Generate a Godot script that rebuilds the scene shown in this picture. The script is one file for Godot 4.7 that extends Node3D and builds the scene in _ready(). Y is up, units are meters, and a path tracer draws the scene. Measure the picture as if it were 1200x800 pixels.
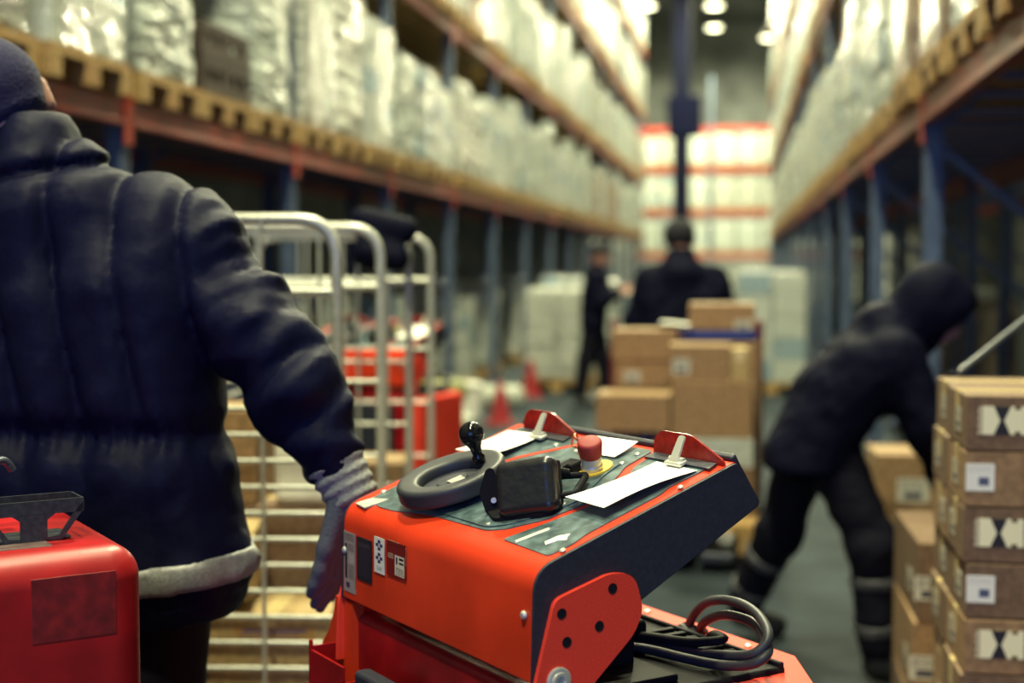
extends Node3D

# ---------------------------------------------------------------- mesh builder
class MB:
	var v := PackedVector3Array()
	var n := PackedVector3Array()
	var uv := PackedVector2Array()
	func tri(a, b, c, na, nb, nc, ua = Vector2.ZERO, ub = Vector2.ZERO, uc = Vector2.ZERO):
		if (b - a).cross(c - a).dot(na + nb + nc) > 0.0:
			v.append(a); v.append(c); v.append(b); n.append(na); n.append(nc); n.append(nb); uv.append(ua); uv.append(uc); uv.append(ub)
		else:
			v.append(a); v.append(b); v.append(c); n.append(na); n.append(nb); n.append(nc); uv.append(ua); uv.append(ub); uv.append(uc)
	func quad(a, b, c, d, nn, u0 = Vector2(0, 1), u1 = Vector2(1, 1), u2 = Vector2(1, 0), u3 = Vector2(0, 0)):
		tri(a, b, c, nn, nn, nn, u0, u1, u2)
		tri(a, c, d, nn, nn, nn, u0, u2, u3)
	func box(c: Vector3, s: Vector3, b := Basis()):
		var h = s * 0.5
		for ax in 3:
			for sg in [-1.0, 1.0]:
				var e1 = (ax + 1) % 3
				var e2 = (ax + 2) % 3
				var N = Vector3.ZERO
				N[ax] = sg
				var p = []
				for q in [[-1, -1], [1, -1], [1, 1], [-1, 1]]:
					var w = Vector3.ZERO
					w[ax] = sg * h[ax]; w[e1] = q[0] * h[e1]; w[e2] = q[1] * h[e2]
					p.append(c + b * w)
				quad(p[0], p[1], p[2], p[3], b * N)
	# box with rounded edges of radius r, seg steps in each edge
	func rbox(c: Vector3, s: Vector3, r: float, seg := 1, b := Basis()):
		var h = s * 0.5
		r = minf(r, minf(h.x, minf(h.y, h.z)) * 0.98)
		for ax in 3:
			var e1 = (ax + 1) % 3
			var e2 = (ax + 2) % 3
			var l1 = steps(h[e1], r, seg)
			var l2 = steps(h[e2], r, seg)
			for sg in [-1.0, 1.0]:
				for i in l1.size() - 1:
					for j in l2.size() - 1:
						var P = []
						var Q = []
						for q in [[i, j], [i + 1, j], [i + 1, j + 1], [i, j + 1]]:
							var w = Vector3.ZERO
							w[ax] = sg * h[ax]; w[e1] = l1[q[0]]; w[e2] = l2[q[1]]
							var inn = w.clamp(-(h - Vector3(r, r, r)), h - Vector3(r, r, r))
							var dr = (w - inn).normalized()
							P.append(c + b * (inn + dr * r)); Q.append(b * dr)
						tri(P[0], P[1], P[2], Q[0], Q[1], Q[2]); tri(P[0], P[2], P[3], Q[0], Q[2], Q[3])
	func steps(h: float, r: float, seg: int) -> Array:
		var o = []
		for k in seg: o.append(-h + r * (1.0 - tan(PI / 4 * (1.0 - float(k) / seg))))
		o.append(-h + r); o.append(h - r)
		for k in range(seg - 1, -1, -1): o.append(h - r * (1.0 - tan(PI / 4 * (1.0 - float(k) / seg))))
		return o
	# profile: array of Vector2(radius, height); turned round axis y of frame b at c
	func lathe(c: Vector3, prof: Array, seg := 24, b := Basis(), smooth := false):
		for k in prof.size() - 1:
			var p0: Vector2 = prof[k]
			var p1: Vector2 = prof[k + 1]
			var d = (p1 - p0)
			if d.length() < 1e-7: continue
			var nn = Vector2(d.y, -d.x).normalized()
			var n0 = nn
			var n1 = nn
			if smooth:
				if k > 0:
					var e = p0 - prof[k - 1]
					n0 = (nn + Vector2(e.y, -e.x).normalized()).normalized()
				if k < prof.size() - 2:
					var e = prof[k + 2] - p1
					n1 = (nn + Vector2(e.y, -e.x).normalized()).normalized()
			for i in seg:
				var a0 = TAU * i / seg
				var a1 = TAU * (i + 1) / seg
				var d0 = Vector3(cos(a0), 0, sin(a0))
				var d1 = Vector3(cos(a1), 0, sin(a1))
				var A = c + b * (d0 * p0.x + Vector3(0, p0.y, 0)); var B = c + b * (d1 * p0.x + Vector3(0, p0.y, 0))
				var C = c + b * (d1 * p1.x + Vector3(0, p1.y, 0)); var D = c + b * (d0 * p1.x + Vector3(0, p1.y, 0))
				var nA = b * (d0 * n0.x + Vector3(0, n0.y, 0)); var nB = b * (d1 * n0.x + Vector3(0, n0.y, 0))
				var nC = b * (d1 * n1.x + Vector3(0, n1.y, 0)); var nD = b * (d0 * n1.x + Vector3(0, n1.y, 0))
				if p0.x > 1e-6: tri(A, B, C, nA, nB, nC)
				if p1.x > 1e-6: tri(A, C, D, nA, nC, nD)
	func cyl(p0: Vector3, p1: Vector3, r: float, seg := 12, r1 := -1.0):
		var ax = (p1 - p0)
		var L = ax.length()
		lathe(p0, [Vector2(0, 0), Vector2(r, 0), Vector2(r if r1 < 0 else r1, L), Vector2(0, L)], seg, frame(ax / L))
	func frame(y: Vector3) -> Basis:
		var x = y.cross(Vector3(0, 0, 1) if absf(y.z) < 0.9 else Vector3(1, 0, 0)).normalized()
		return Basis(x, y, x.cross(y))
	# round tube along a list of points, rounded corners come from the points themselves
	func tube(pts: Array, r: float, seg := 10, caps := true, sq := 1.0):
		var rings = []
		var up = Vector3.ZERO
		for i in pts.size():
			var t: Vector3
			if i == 0: t = pts[1] - pts[0]
			elif i == pts.size() - 1: t = pts[i] - pts[i - 1]
			else: t = (pts[i + 1] - pts[i]).normalized() + (pts[i] - pts[i - 1]).normalized()
			t = t.normalized()
			if up == Vector3.ZERO: up = t.cross(Vector3(0, 1, 0) if absf(t.y) < 0.9 else Vector3(1, 0, 0)).normalized()
			up = (up - t * up.dot(t)).normalized()
			var sd = t.cross(up)
			var ring = []
			for k in seg:
				var a = TAU * k / seg
				ring.append([pts[i] + up * (cos(a) * r) + sd * (sin(a) * r * sq), up * cos(a) + sd * sin(a)])
			rings.append(ring)
		for i in rings.size() - 1:
			for k in seg:
				var k2 = (k + 1) % seg
				var a = rings[i][k]; var b = rings[i][k2]; var c = rings[i + 1][k2]; var d = rings[i + 1][k]
				tri(a[0], b[0], c[0], a[1], b[1], c[1]); tri(a[0], c[0], d[0], a[1], c[1], d[1])
		if caps:
			for e in [0, rings.size() - 1]:
				var N = (pts[0] - pts[1]).normalized() if e == 0 else (pts[-1] - pts[-2]).normalized()
				for k in seg: tri(pts[e], rings[e][k][0], rings[e][(k + 1) % seg][0], N, N, N)
	# polygon (Vector2 list) pulled along third axis from d0 to d1; b maps (x, y, depth)
	func prism(poly: Array, d0: float, d1: float, b := Basis(), c := Vector3.ZERO, smooth_deg := 0.0):
		var pp = PackedVector2Array(poly)
		var ix = Geometry2D.triangulate_polygon(pp)
		for e in [[d0, -1.0], [d1, 1.0]]:
			var N = b * Vector3(0, 0, e[1])
			if d1 < d0: N = -N
			for k in range(0, ix.size(), 3):
				tri(c + b * Vector3(pp[ix[k]].x, pp[ix[k]].y, e[0]), c + b * Vector3(pp[ix[k + 1]].x, pp[ix[k + 1]].y, e[0]), c + b * Vector3(pp[ix[k + 2]].x, pp[ix[k + 2]].y, e[0]), N, N, N)
		var m = pp.size()
		var sgn = -1.0 if Geometry2D.is_polygon_clockwise(pp) else 1.0
		var en = []
		for k in m:
			var d = pp[(k + 1) % m] - pp[k]
			en.append(Vector2(d.y, -d.x).normalized() * sgn)
		for k in m:
			var k2 = (k + 1) % m
			var na = en[k]
			var nb = en[k]
			if smooth_deg > 0:
				var pr = en[(k - 1 + m) % m]
				var nx = en[k2]
				if rad_to_deg(absf(pr.angle_to(en[k]))) < smooth_deg: na = (pr + en[k]).normalized()
				if rad_to_deg(absf(nx.angle_to(en[k]))) < smooth_deg: nb = (nx + en[k]).normalized()
			var A = c + b * Vector3(pp[k].x, pp[k].y, d0); var B = c + b * Vector3(pp[k2].x, pp[k2].y, d0)
			var C = c + b * Vector3(pp[k2].x, pp[k2].y, d1); var D = c + b * Vector3(pp[k].x, pp[k].y, d1)
			var NA = b * Vector3(na.x, na.y, 0); var NB = b * Vector3(nb.x, nb.y, 0)
			tri(A, B, C, NA, NB, NB); tri(A, C, D, NA, NB, NA)
	func join(o: MB, x := Transform3D()):
		for i in o.v.size():
			v.append(x * o.v[i]); n.append((x.basis * o.n[i]).normalized()); uv.append(o.uv[i])
		return self
	func mesh() -> ArrayMesh:
		var a = []
		a.resize(Mesh.ARRAY_MAX)
		a[Mesh.ARRAY_VERTEX] = v; a[Mesh.ARRAY_NORMAL] = n; a[Mesh.ARRAY_TEX_UV] = uv
		var m = ArrayMesh.new()
		m.add_surface_from_arrays(Mesh.PRIMITIVE_TRIANGLES, a)
		return m

# ---------------------------------------------------------------- blended capsules meshed as surface nets
class Fig:
	var A := []
	var AB := []
	var inv := []
	var ra := []
	var rb := []
	var k := 0.04
	var shape = null       # optional (p, d) -> d : seams, folds, cuts
	func bone(a: Vector3, b: Vector3, r0: float, r1: float):
		A.append(a); AB.append(b - a); inv.append(1.0 / maxf((b - a).length_squared(), 1e-9)); ra.append(r0); rb.append(r1)
	func d(p: Vector3, idx) -> float:
		var acc := 1e3
		for i in idx:
			var q: Vector3 = p - A[i]
			var ab: Vector3 = AB[i]
			var t: float = clampf(q.dot(ab) * inv[i], 0.0, 1.0)
			var di: float = (q - ab * t).length() - ra[i] - (rb[i] - ra[i]) * t
			var h: float = maxf(k - absf(acc - di), 0.0) / k
			acc = minf(acc, di) - h * h * k * 0.25
		return acc
	func net(mb: MB, cell: float, lo: Vector3, hi: Vector3):
		var B := 4
		var nx := int(ceil((hi.x - lo.x) / cell / B)) * B
		var ny := int(ceil((hi.y - lo.y) / cell / B)) * B
		var nz := int(ceil((hi.z - lo.z) / cell / B)) * B
		var sx := nx + 1
		var sxy := (nx + 1) * (ny + 1)
		var val := PackedFloat32Array()
		val.resize(sxy * (nz + 1)); val.fill(9e9)
		var every = range(A.size())
		var blocks := []
		var half := B * cell * 0.87
		for bz in range(0, nz, B):
			for by in range(0, ny, B):
				for bx in range(0, nx, B):
					var c := lo + Vector3(bx + B * 0.5, by + B * 0.5, bz + B * 0.5) * cell
					var dc := d(c, every)
					if absf(dc) > half + 0.035: continue
					var near := []
					for i in every:
						var q: Vector3 = c - A[i]
						var t: float = clampf(q.dot(AB[i]) * inv[i], 0.0, 1.0)
						if (q - AB[i] * t).length() - ra[i] - (rb[i] - ra[i]) * t < dc + 2.0 * half + k + 0.03: near.append(i)
					blocks.append([bx, by, bz])
					for z in range(bz, bz + B + 1):
						for y in range(by, by + B + 1):
							for x in range(bx, bx + B + 1):
								var id := x + y * sx + z * sxy
								if val[id] > 8e9:
									var p := lo + Vector3(x, y, z) * cell
									var dd := d(p, near)
									if shape != null and absf(dd) < 0.07: dd = shape.call(p, dd)
									val[id] = dd
		var vid := {}
		var vp := PackedVector3Array()
		var offs := [0, 1, sx, sx + 1, sxy, sxy + 1, sxy + sx, sxy + sx + 1]
		var cor := [Vector3(0, 0, 0), Vector3(1, 0, 0), Vector3(0, 1, 0), Vector3(1, 1, 0), Vector3(0, 0, 1), Vector3(1, 0, 1), Vector3(0, 1, 1), Vector3(1, 1, 1)]
		var eds := [[0, 1], [2, 3], [4, 5], [6, 7], [0, 2], [1, 3], [4, 6], [5, 7], [0, 4], [1, 5], [2, 6], [3, 7]]
		for bl in blocks:
			for z in range(bl[2], bl[2] + B):
				for y in range(bl[1], bl[1] + B):
					for x in range(bl[0], bl[0] + B):
						var id: int = x + y * sx + z * sxy
						var ins := 0
						for o in offs:
							if val[id + o] < 0.0: ins += 1
						if ins == 0 or ins == 8: continue
						var s := Vector3.ZERO
						var cnt := 0
						for e in eds:
							var f0: float = val[id + offs[e[0]]]
							var f1: float = val[id + offs[e[1]]]
							if (f0 < 0.0) != (f1 < 0.0):
								s += cor[e[0]].lerp(cor[e[1]], f0 / (f0 - f1)); cnt += 1
						vid[id] = vp.size()
						vp.append(lo + (Vector3(x, y, z) + s / cnt) * cell)
		var fx := PackedInt32Array()
		for id in vid:
			var z: int = id / sxy
			var y: int = (id - z * sxy) / sx
			var x: int = id - z * sxy - y * sx
			var f0: float = val[id]
			for ax in 3:
				var o1: int = [1, sx, sxy][ax]
				var u: int = [sx, sxy, 1][ax]
				var w: int = [sxy, 1, sx][ax]
				var cu: int = [y, z, x][ax]
				var cw: int = [z, x, y][ax]
				if cu == 0 or cw == 0: continue
				var f1: float = val[id + o1]
				if f1 > 8e9 or (f0 < 0.0) == (f1 < 0.0): continue
				if not (vid.has(id - u) and vid.has(id - w) and vid.has(id - u - w)): continue
				var q := [vid[id], vid[id - u], vid[id - u - w], vid[id - w]]
				if f0 < 0.0: fx.append_array([q[0], q[1], q[2], q[0], q[2], q[3]])
				else: fx.append_array([q[0], q[2], q[1], q[0], q[3], q[2]])
		var nn := PackedVector3Array()
		nn.resize(vp.size())
		for i in range(0, fx.size(), 3):
			var a := vp[fx[i]]
			var cr := (vp[fx[i + 1]] - a).cross(vp[fx[i + 2]] - a)
			for j in 3: nn[fx[i + j]] += cr
		# the winding built here is one way round for the whole net; the sum of a dot (p - middle) tells which
		var mid := (lo + hi) * 0.5
		var sg := 0.0
		for i in range(0, fx.size(), 3): sg += (vp[fx[i + 1]] - vp[fx[i]]).cross(vp[fx[i + 2]] - vp[fx[i]]).dot(vp[fx[i]] - mid)
		var s1 := 1.0 if sg > 0 else -1.0
		for i in nn.size(): nn[i] = nn[i].normalized() * s1
		for i in range(0, fx.size(), 3):
			mb.tri(vp[fx[i]], vp[fx[i + 1]], vp[fx[i + 2]], nn[fx[i]], nn[fx[i + 1]], nn[fx[i + 2]])
	func bounds(pad := 0.03) -> Array:
		var lo := Vector3(1e9, 1e9, 1e9)
		var hi := -lo
		for i in A.size():
			for e in [[A[i], ra[i]], [A[i] + AB[i], rb[i]]]:
				lo = lo.min(e[0] - Vector3.ONE * (e[1] + pad)); hi = hi.max(e[0] + Vector3.ONE * (e[1] + pad))
		return [lo, hi]
	func auto(mb: MB, cell: float):
		var b = bounds()
		net(mb, cell, b[0], b[1])

# ---------------------------------------------------------------- naming and tagging
var taken := {}
func numbered(called: String) -> String:
	var k = taken.get(called, -1) + 1
	taken[called] = k
	return called if k == 0 else "%s_%03d" % [called, k]
func pname(parent: Node, called: String) -> String:
	if not parent.has_node(NodePath(called)): return called
	var k = 1
	while parent.has_node(NodePath("%s_%03d" % [called, k])): k += 1
	return "%s_%03d" % [called, k]
func tag(o, label, category, group = "", kind = ""):
	o.set_meta("label", label)
	if category: o.set_meta("category", category)
	if group: o.set_meta("group", group)
	if kind: o.set_meta("kind", kind)
	return o
func thing(called, label, category, at = Vector3.ZERO, turn = 0.0, group = "") -> Node3D:
	var o := Node3D.new()
	o.name = numbered(called)
	add_child(o)
	o.position = at; o.rotation.y = turn
	tag(o, label, category, group)
	return o
func part(parent, called, mesh, mat, at = Vector3.ZERO, rot = Vector3.ZERO) -> MeshInstance3D:
	var o := MeshInstance3D.new()
	o.mesh = mesh.mesh() if mesh is MB else mesh
	o.material_override = mat
	o.name = pname(parent, called)
	parent.add_child(o, true)
	o.position = at; o.rotation = rot
	return o
func whole(called, mesh, mat, label, category, at = Vector3.ZERO, turn = 0.0, group = "") -> MeshInstance3D:
	var o := MeshInstance3D.new()
	o.mesh = mesh.mesh() if mesh is MB else mesh
	o.material_override = mat
	o.name = numbered(called)
	add_child(o)
	o.position = at; o.rotation.y = turn
	tag(o, label, category, group)
	return o
func shell(called, mesh, mat, label) -> MeshInstance3D:
	var o = whole(called, mesh, mat, label, "")
	o.set_meta("kind", "structure")
	return o
func rb(s: Vector3, r = 0.004, seg = 1, c = Vector3.ZERO, b = Basis()) -> MB:
	var m = MB.new()
	m.rbox(c, s, r, seg, b)
	return m
func bx(s: Vector3, c = Vector3.ZERO, b = Basis()) -> MB:
	var m = MB.new()
	m.box(c, s, b)
	return m
func round_path(pts: Array, r: float, seg = 6) -> Array:
	var o = [pts[0]]
	for i in range(1, pts.size() - 1):
		var a: Vector3 = pts[i] + (pts[i - 1] - pts[i]).normalized() * r
		var b: Vector3 = pts[i] + (pts[i + 1] - pts[i]).normalized() * r
		for k in seg + 1:
			var t = float(k) / seg
			o.append(a.lerp(pts[i], t).lerp(pts[i].lerp(b, t), t))
	o.append(pts[-1])
	return o
func spline(pts: Array, per = 6) -> Array:
	var o = []
	for i in pts.size() - 1:
		var p0 = pts[maxi(i - 1, 0)]
		var p3 = pts[mini(i + 2, pts.size() - 1)]
		for k in per: o.append(pts[i].cubic_interpolate(pts[i + 1], p0, p3, float(k) / per))
	o.append(pts[-1])
	return o
func round_poly(poly: Array, rad, seg = 5) -> Array:
	var o = []
	var m = poly.size()
	for i in m:
		var r = rad if not (rad is Array) else rad[i]
		var p: Vector2 = poly[i]
		var a = p + (poly[(i - 1 + m) % m] - p).normalized() * r
		var b = p + (poly[(i + 1) % m] - p).normalized() * r
		if r <= 0.0: o.append(p); continue
		for k in seg + 1:
			var t = float(k) / seg
			o.append(a.lerp(p, t).lerp(p.lerp(b, t), t))
	return o

# ---------------------------------------------------------------- materials
var M := {}
func noise_image(size: int, freq: float, seedn: int, oct = 4, lo = 0.0, hi = 1.0, kind = FastNoiseLite.TYPE_SIMPLEX_SMOOTH) -> Image:
	var f = FastNoiseLite.new()
	f.seed = seedn; f.frequency = freq; f.noise_type = kind; f.fractal_octaves = oct
	var im = f.get_seamless_image(size, size)
	im.convert(Image.FORMAT_RGBA8)
	if lo != 0.0 or hi != 1.0:
		for y in size:
			for x in size:
				var g = lerpf(lo, hi, im.get_pixel(x, y).r)
				im.set_pixel(x, y, Color(g, g, g))
	return im
func tex(im: Image) -> ImageTexture:
	return ImageTexture.create_from_image(im)
func mat(lin: Color, rough = 0.5, metal = 0.0) -> StandardMaterial3D:
	var m = StandardMaterial3D.new()
	m.albedo_color = lin.linear_to_srgb()
	m.roughness = rough; m.metallic = metal
	return m
func worn(m: StandardMaterial3D, t: Texture2D, scale: float, rough_too = false):
	m.albedo_texture = t
	m.uv1_triplanar = true
	m.uv1_scale = Vector3.ONE * scale
	if rough_too: m.roughness_texture = t
	return m
func bumpy(m: StandardMaterial3D, t: Texture2D, amount: float):
	m.normal_enabled = true; m.normal_texture = t; m.normal_scale = amount
	return m

func grain_image(w: int, h: int, seedn: int) -> Image:
	var f = FastNoiseLite.new()
	f.seed = seedn; f.frequency = 0.02; f.fractal_octaves = 4
	var im = Image.create(w, h, false, Image.FORMAT_RGBA8)
	for y in h:
		for x in w:
			var a = f.get_noise_2d(x * 0.25, y * 3.0) * 0.5 + 0.5
			var s = sin((y + f.get_noise_2d(x * 0.4, y * 0.8) * 26.0) * 0.5) * 0.5 + 0.5
			var g = clampf(0.62 + 0.28 * a + 0.14 * s, 0, 1)
			im.set_pixel(x, y, Color(g, g * 0.97, g * 0.92))
	return im

func make_materials():
	var mott = tex(noise_image(256, 0.02, 3, 5, 0.62, 1.0))
	var fine = tex(noise_image(256, 0.08, 5, 4, 0.72, 1.0))
	var fimg = noise_image(256, 0.05, 9, 4)
	fimg.bump_map_to_normal_map(3.0)
	var fn = tex(fimg)
	var crimg = noise_image(256, 0.012, 21, 3)
	crimg.bump_map_to_normal_map(10.0)
	var creases = tex(crimg)
	var limg = noise_image(256, 0.09, 33, 2, 0.0, 1.0, FastNoiseLite.TYPE_CELLULAR)
	limg.bump_map_to_normal_map(2.0)
	var leather = tex(limg)
	var gr = tex(grain_image(256, 128, 4))
	M.mott = mott; M.fine = fine
	# setting
	M.floor = worn(mat(Color(0.036, 0.050, 0.062), 0.8), mott, 0.35)
	M.floor.metallic_specular = 0.22
	M.wall = worn(mat(Color(0.26, 0.28, 0.27), 0.8), mott, 0.1)
	M.ceiling = worn(mat(Color(0.12, 0.125, 0.13), 0.8), mott, 0.1)
	M.column = mat(Color(0.008, 0.009, 0.020), 0.8)
	M.column.metallic_specular = 0.1
	M.column_guard = mat(Color(0.006, 0.007, 0.02), 0.9)
	M.column_guard.metallic_specular = 0.08
	# racks
	M.upright = worn(mat(Color(0.085, 0.12, 0.19), 0.4), mott, 2.0)
	M.beam = worn(mat(Color(0.33, 0.048, 0.036), 0.42), mott, 1.5)
	M.connector = worn(mat(Color(0.50, 0.035, 0.012), 0.4), mott, 2.0)
	M.support = mat(Color(0.12, 0.13, 0.15), 0.4, 0.5)
	M.wood = worn(mat(Color(0.46, 0.30, 0.115), 0.75), gr, 2.0)
	M.wood2 = worn(mat(Color(0.42, 0.25, 0.09), 0.8), gr, 2.3)
	M.wood_dark = worn(mat(Color(0.10, 0.055, 0.03), 0.8), gr, 2.0)
	# goods
	M.kraft = worn(mat(Color(0.35, 0.205, 0.098), 0.75), fine, 1.5)
	M.kraft2 = worn(mat(Color(0.205, 0.118, 0.064), 0.75), fine, 1.8)
	M.kraft3 = worn(mat(Color(0.50, 0.34, 0.15), 0.75), fine, 1.8)
	M.tape = mat(Color(0.55, 0.42, 0.2), 0.3)
	M.pale = worn(mat(Color(0.54, 0.58, 0.52), 0.5), fine, 1.2)
	M.pale_blue = worn(mat(Color(0.24, 0.36, 0.42), 0.4), fine, 1.2)
	M.tub = mat(Color(0.58, 0.60, 0.54), 0.3)
	M.sack = bumpy(worn(mat(Color(0.50, 0.52, 0.44), 0.55), fine, 1.4), creases, 1.0)
	M.sack_green = bumpy(worn(mat(Color(0.30, 0.31, 0.13), 0.6), fine, 1.4), creases, 1.0)
	M.bulk = bumpy(worn(mat(Color(0.50, 0.55, 0.50), 0.36), fine, 1.0), creases, 2.2)
	M.bulk.uv1_scale = Vector3(1.0, 3.0, 1.0)
	M.crate = worn(mat(Color(0.055, 0.03, 0.02), 0.6), mott, 2.0)
	M.film = mat(Color(0.80, 0.84, 0.80), 0.12)
	M.film.transparency = BaseMaterial3D.TRANSPARENCY_ALPHA
	M.film.albedo_color.a = 0.10
	bumpy(M.film, creases, 3.2)
	M.film.metallic_specular = 0.35
	M.film.uv1_triplanar = true
	M.film.uv1_scale = Vector3(1.0, 3.5, 1.0)
	M.white_plastic = mat(Color(0.75, 0.75, 0.68), 0.4)
	M.blue_print = bumpy(mat(Color(0.02, 0.04, 0.22), 0.35), creases, 1.0)
	M.cone = mat(Color(0.27, 0.010, 0.014), 0.45)
	M.zinc = worn(mat(Color(0.66, 0.66, 0.58), 0.3, 0.35), fine, 3.0)
	# trucks
	M.red = worn(mat(Color(0.74, 0.048, 0.014), 0.33), tex(noise_image(256, 0.015, 8, 5, 0.84, 1.0)), 1.3)
	M.red.metallic_specular = 0.4
	M.red_matt = worn(mat(Color(0.88, 0.060, 0.035), 0.55), tex(noise_image(256, 0.12, 71, 3, 0.88, 1.0)), 9.0)
	M.red_matt.metallic_specular = 0.25
	M.red_old = worn(mat(Color(0.46, 0.008, 0.012), 0.36), tex(noise_image(256, 0.02, 18, 5, 0.62, 1.0)), 1.2)
	M.wing = worn(mat(Color(0.36, 0.014, 0.010), 0.25), fine, 3.0)
	M.charcoal = worn(mat(Color(0.020, 0.022, 0.042), 0.6), fine, 4.0)
	M.slate = worn(mat(Color(0.105, 0.165, 0.185), 0.45), tex(noise_image(256, 0.03, 28, 5, 0.6, 1.0)), 4.0, true)
	M.black = mat(Color(0.010, 0.010, 0.013), 0.6)
	M.black.metallic_specular = 0.18
	M.rubber = mat(Color(0.026, 0.028, 0.036), 0.5)
	M.gloss_black = mat(Color(0.006, 0.006, 0.008), 0.08)
	M.gloss_black.metallic_specular = 0.4
	M.leather = bumpy(mat(Color(0.010, 0.010, 0.013), 0.3), creases, 0.3)
	M.leather.uv1_triplanar = true; M.leather.uv1_scale = Vector3.ONE * 10.0
	M.steel = mat(Color(0.64, 0.63, 0.55), 0.32, 0.45)
	M.steel_dark = worn(mat(Color(0.10, 0.11, 0.14), 0.38, 0.7), fine, 4.0)
	M.paper = mat(Color(0.86, 0.85, 0.78), 0.7)
	M.yellow = mat(Color(0.80, 0.55, 0.05), 0.5)
	M.stop_red = mat(Color(0.24, 0.012, 0.012), 0.65)
	M.screen = mat(Color(0.02, 0.02, 0.028), 0.12)
	# clothes and skin
	M.jacket = bumpy(worn(mat(Color(0.0032, 0.0042, 0.028), 0.6), fine, 3.0), creases, 0.18)
	M.jacket.uv1_scale = Vector3.ONE * 5.0
	M.jacket.metallic_specular = 0.25
	M.jacket_black = bumpy(mat(Color(0.0035, 0.004, 0.013), 0.7), creases, 0.3)
	M.jacket_black.metallic_specular = 0.16
	M.jacket_black.uv1_triplanar = true; M.jacket_black.uv1_scale = Vector3.ONE * 4.0
	M.trousers = bumpy(mat(Color(0.003, 0.003, 0.010), 0.75), creases, 0.3)
	M.trousers.metallic_specular = 0.3
	M.trousers.uv1_triplanar = true; M.trousers.uv1_scale = Vector3.ONE * 4.0
	M.knit = bumpy(worn(mat(Color(0.010, 0.009, 0.062), 0.9), fine, 8.0), fn, 1.0)
	M.knit_black = bumpy(worn(mat(Color(0.006, 0.006, 0.014), 0.9), fine, 8.0), fn, 1.0)
	M.glove = bumpy(worn(mat(Color(0.10, 0.11, 0.14), 0.8), fine, 8.0), fn, 0.8)
	M.cuff = bumpy(worn(mat(Color(0.30, 0.30, 0.29), 0.9), fine, 8.0), fn, 0.8)
	M.reflective = worn(mat(Color(0.30, 0.30, 0.30), 0.45), fine, 6.0)
	M.reflective_dim = mat(Color(0.06, 0.06, 0.07), 0.45)
	M.skin = mat(Color(0.34, 0.17, 0.13), 0.55)
	M.boot = mat(Color(0.008, 0.008, 0.010), 0.5)
	M.eye = mat(Color(0.02, 0.015, 0.01), 0.1)

# ---------------------------------------------------------------- printed labels
func print_image(w: int, h: int, bg: Color, fg: Color, rows: Array) -> ImageTexture:
	# rows: [x0, y0, x1, y1] in parts of one, filled with short dashes like lines of small print when a 5th value is 1, else solid
	var im = Image.create(w, h, false, Image.FORMAT_RGBA8)
	im.fill(bg)
	var rng = RandomNumberGenerator.new()
	rng.seed = w * 31 + h + rows.size()
	for r in rows:
		var x0 = int(r[0] * w); var y0 = int(r[1] * h); var x1 = int(r[2] * w); var y1 = int(r[3] * h)
		var c = r[5] if r.size() > 5 else fg
		if r.size() > 4 and r[4] == 1:
			var y = y0
			while y < y1:
				var x = x0
				while x < x1:
					var l = rng.randi_range(3, 12)
					im.fill_rect(Rect2i(x, y, mini(l, x1 - x), 3), c)
					x += l + rng.randi_range(2, 4)
				y += 7
		else:
			im.fill_rect(Rect2i(x0, y0, x1 - x0, y1 - y0), c)
	return tex(im)
func printed(t: Texture2D, rough = 0.5) -> StandardMaterial3D:
	var m = StandardMaterial3D.new()
	m.albedo_texture = t; m.roughness = rough
	return m
# thin plate w x h in the xy plane, facing +z, uv over its face
func plate(w: float, h: float, th = 0.0012) -> MB:
	var m = MB.new()
	m.box(Vector3(0, 0, -th * 0.5), Vector3(w, h, th))
	m.quad(Vector3(-w / 2, -h / 2, 0.0002), Vector3(w / 2, -h / 2, 0.0002), Vector3(w / 2, h / 2, 0.0002), Vector3(-w / 2, h / 2, 0.0002), Vector3(0, 0, 1))
	return m

# ---------------------------------------------------------------- pallets and loads
var pal := {}
var words_n := ["first", "second", "third", "fourth", "fifth", "sixth", "seventh", "eighth", "ninth", "tenth", "eleventh", "twelfth", "thirteenth", "fourteenth", "fifteenth", "sixteenth", "seventeenth", "eighteenth"]
func pallet_pieces() -> Array:
	# deck width along z 0.8, length along x 1.2, 0.144 high : [name, size, centre]
	var o = []
	for k in 5: o.append(["deck_board", Vector3(1.2, 0.022, 0.145 if k % 2 == 0 else 0.1), Vector3(0, 0.133, -0.3275 + 0.16375 * k)])
	for k in 3: o.append(["cross_board", Vector3(0.145, 0.022, 0.8), Vector3(-0.5275 + 0.5275 * k, 0.111, 0)])
	for i in 3:
		for k in 3: o.append(["block", Vector3(0.145, 0.078, 0.145 if k == 1 else 0.1), Vector3(-0.5275 + 0.5275 * i, 0.061, -0.35 + 0.35 * k)])
	for k in 3: o.append(["bottom_board", Vector3(1.2, 0.022, 0.145 if k == 1 else 0.1), Vector3(0, 0.011, -0.35 + 0.35 * k)])
	return o
func make_pallet(detail: bool, label: String, at: Vector3, turn: float, group: String, m = null):
	if m == null: m = M.wood
	if detail:
		var t = thing("wooden_pallet", label, "pallet", at, turn, group)
		var i = 0
		for p in pallet_pieces():
			var key = str(p[1])
			if not pal.has(key): pal[key] = rb(p[1], 0.003, 1).mesh()
			part(t, p[0], pal[key], m if (i * 7) % 3 else M.wood2, p[2])
			i += 1
		return t
	if not pal.has("all"):
		var a = MB.new()
		for p in pallet_pieces(): a.box(p[2], p[1])
		pal["all"] = a.mesh()
	return whole("wooden_pallet", pal["all"], m, label, "pallet", at, turn, group)

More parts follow.
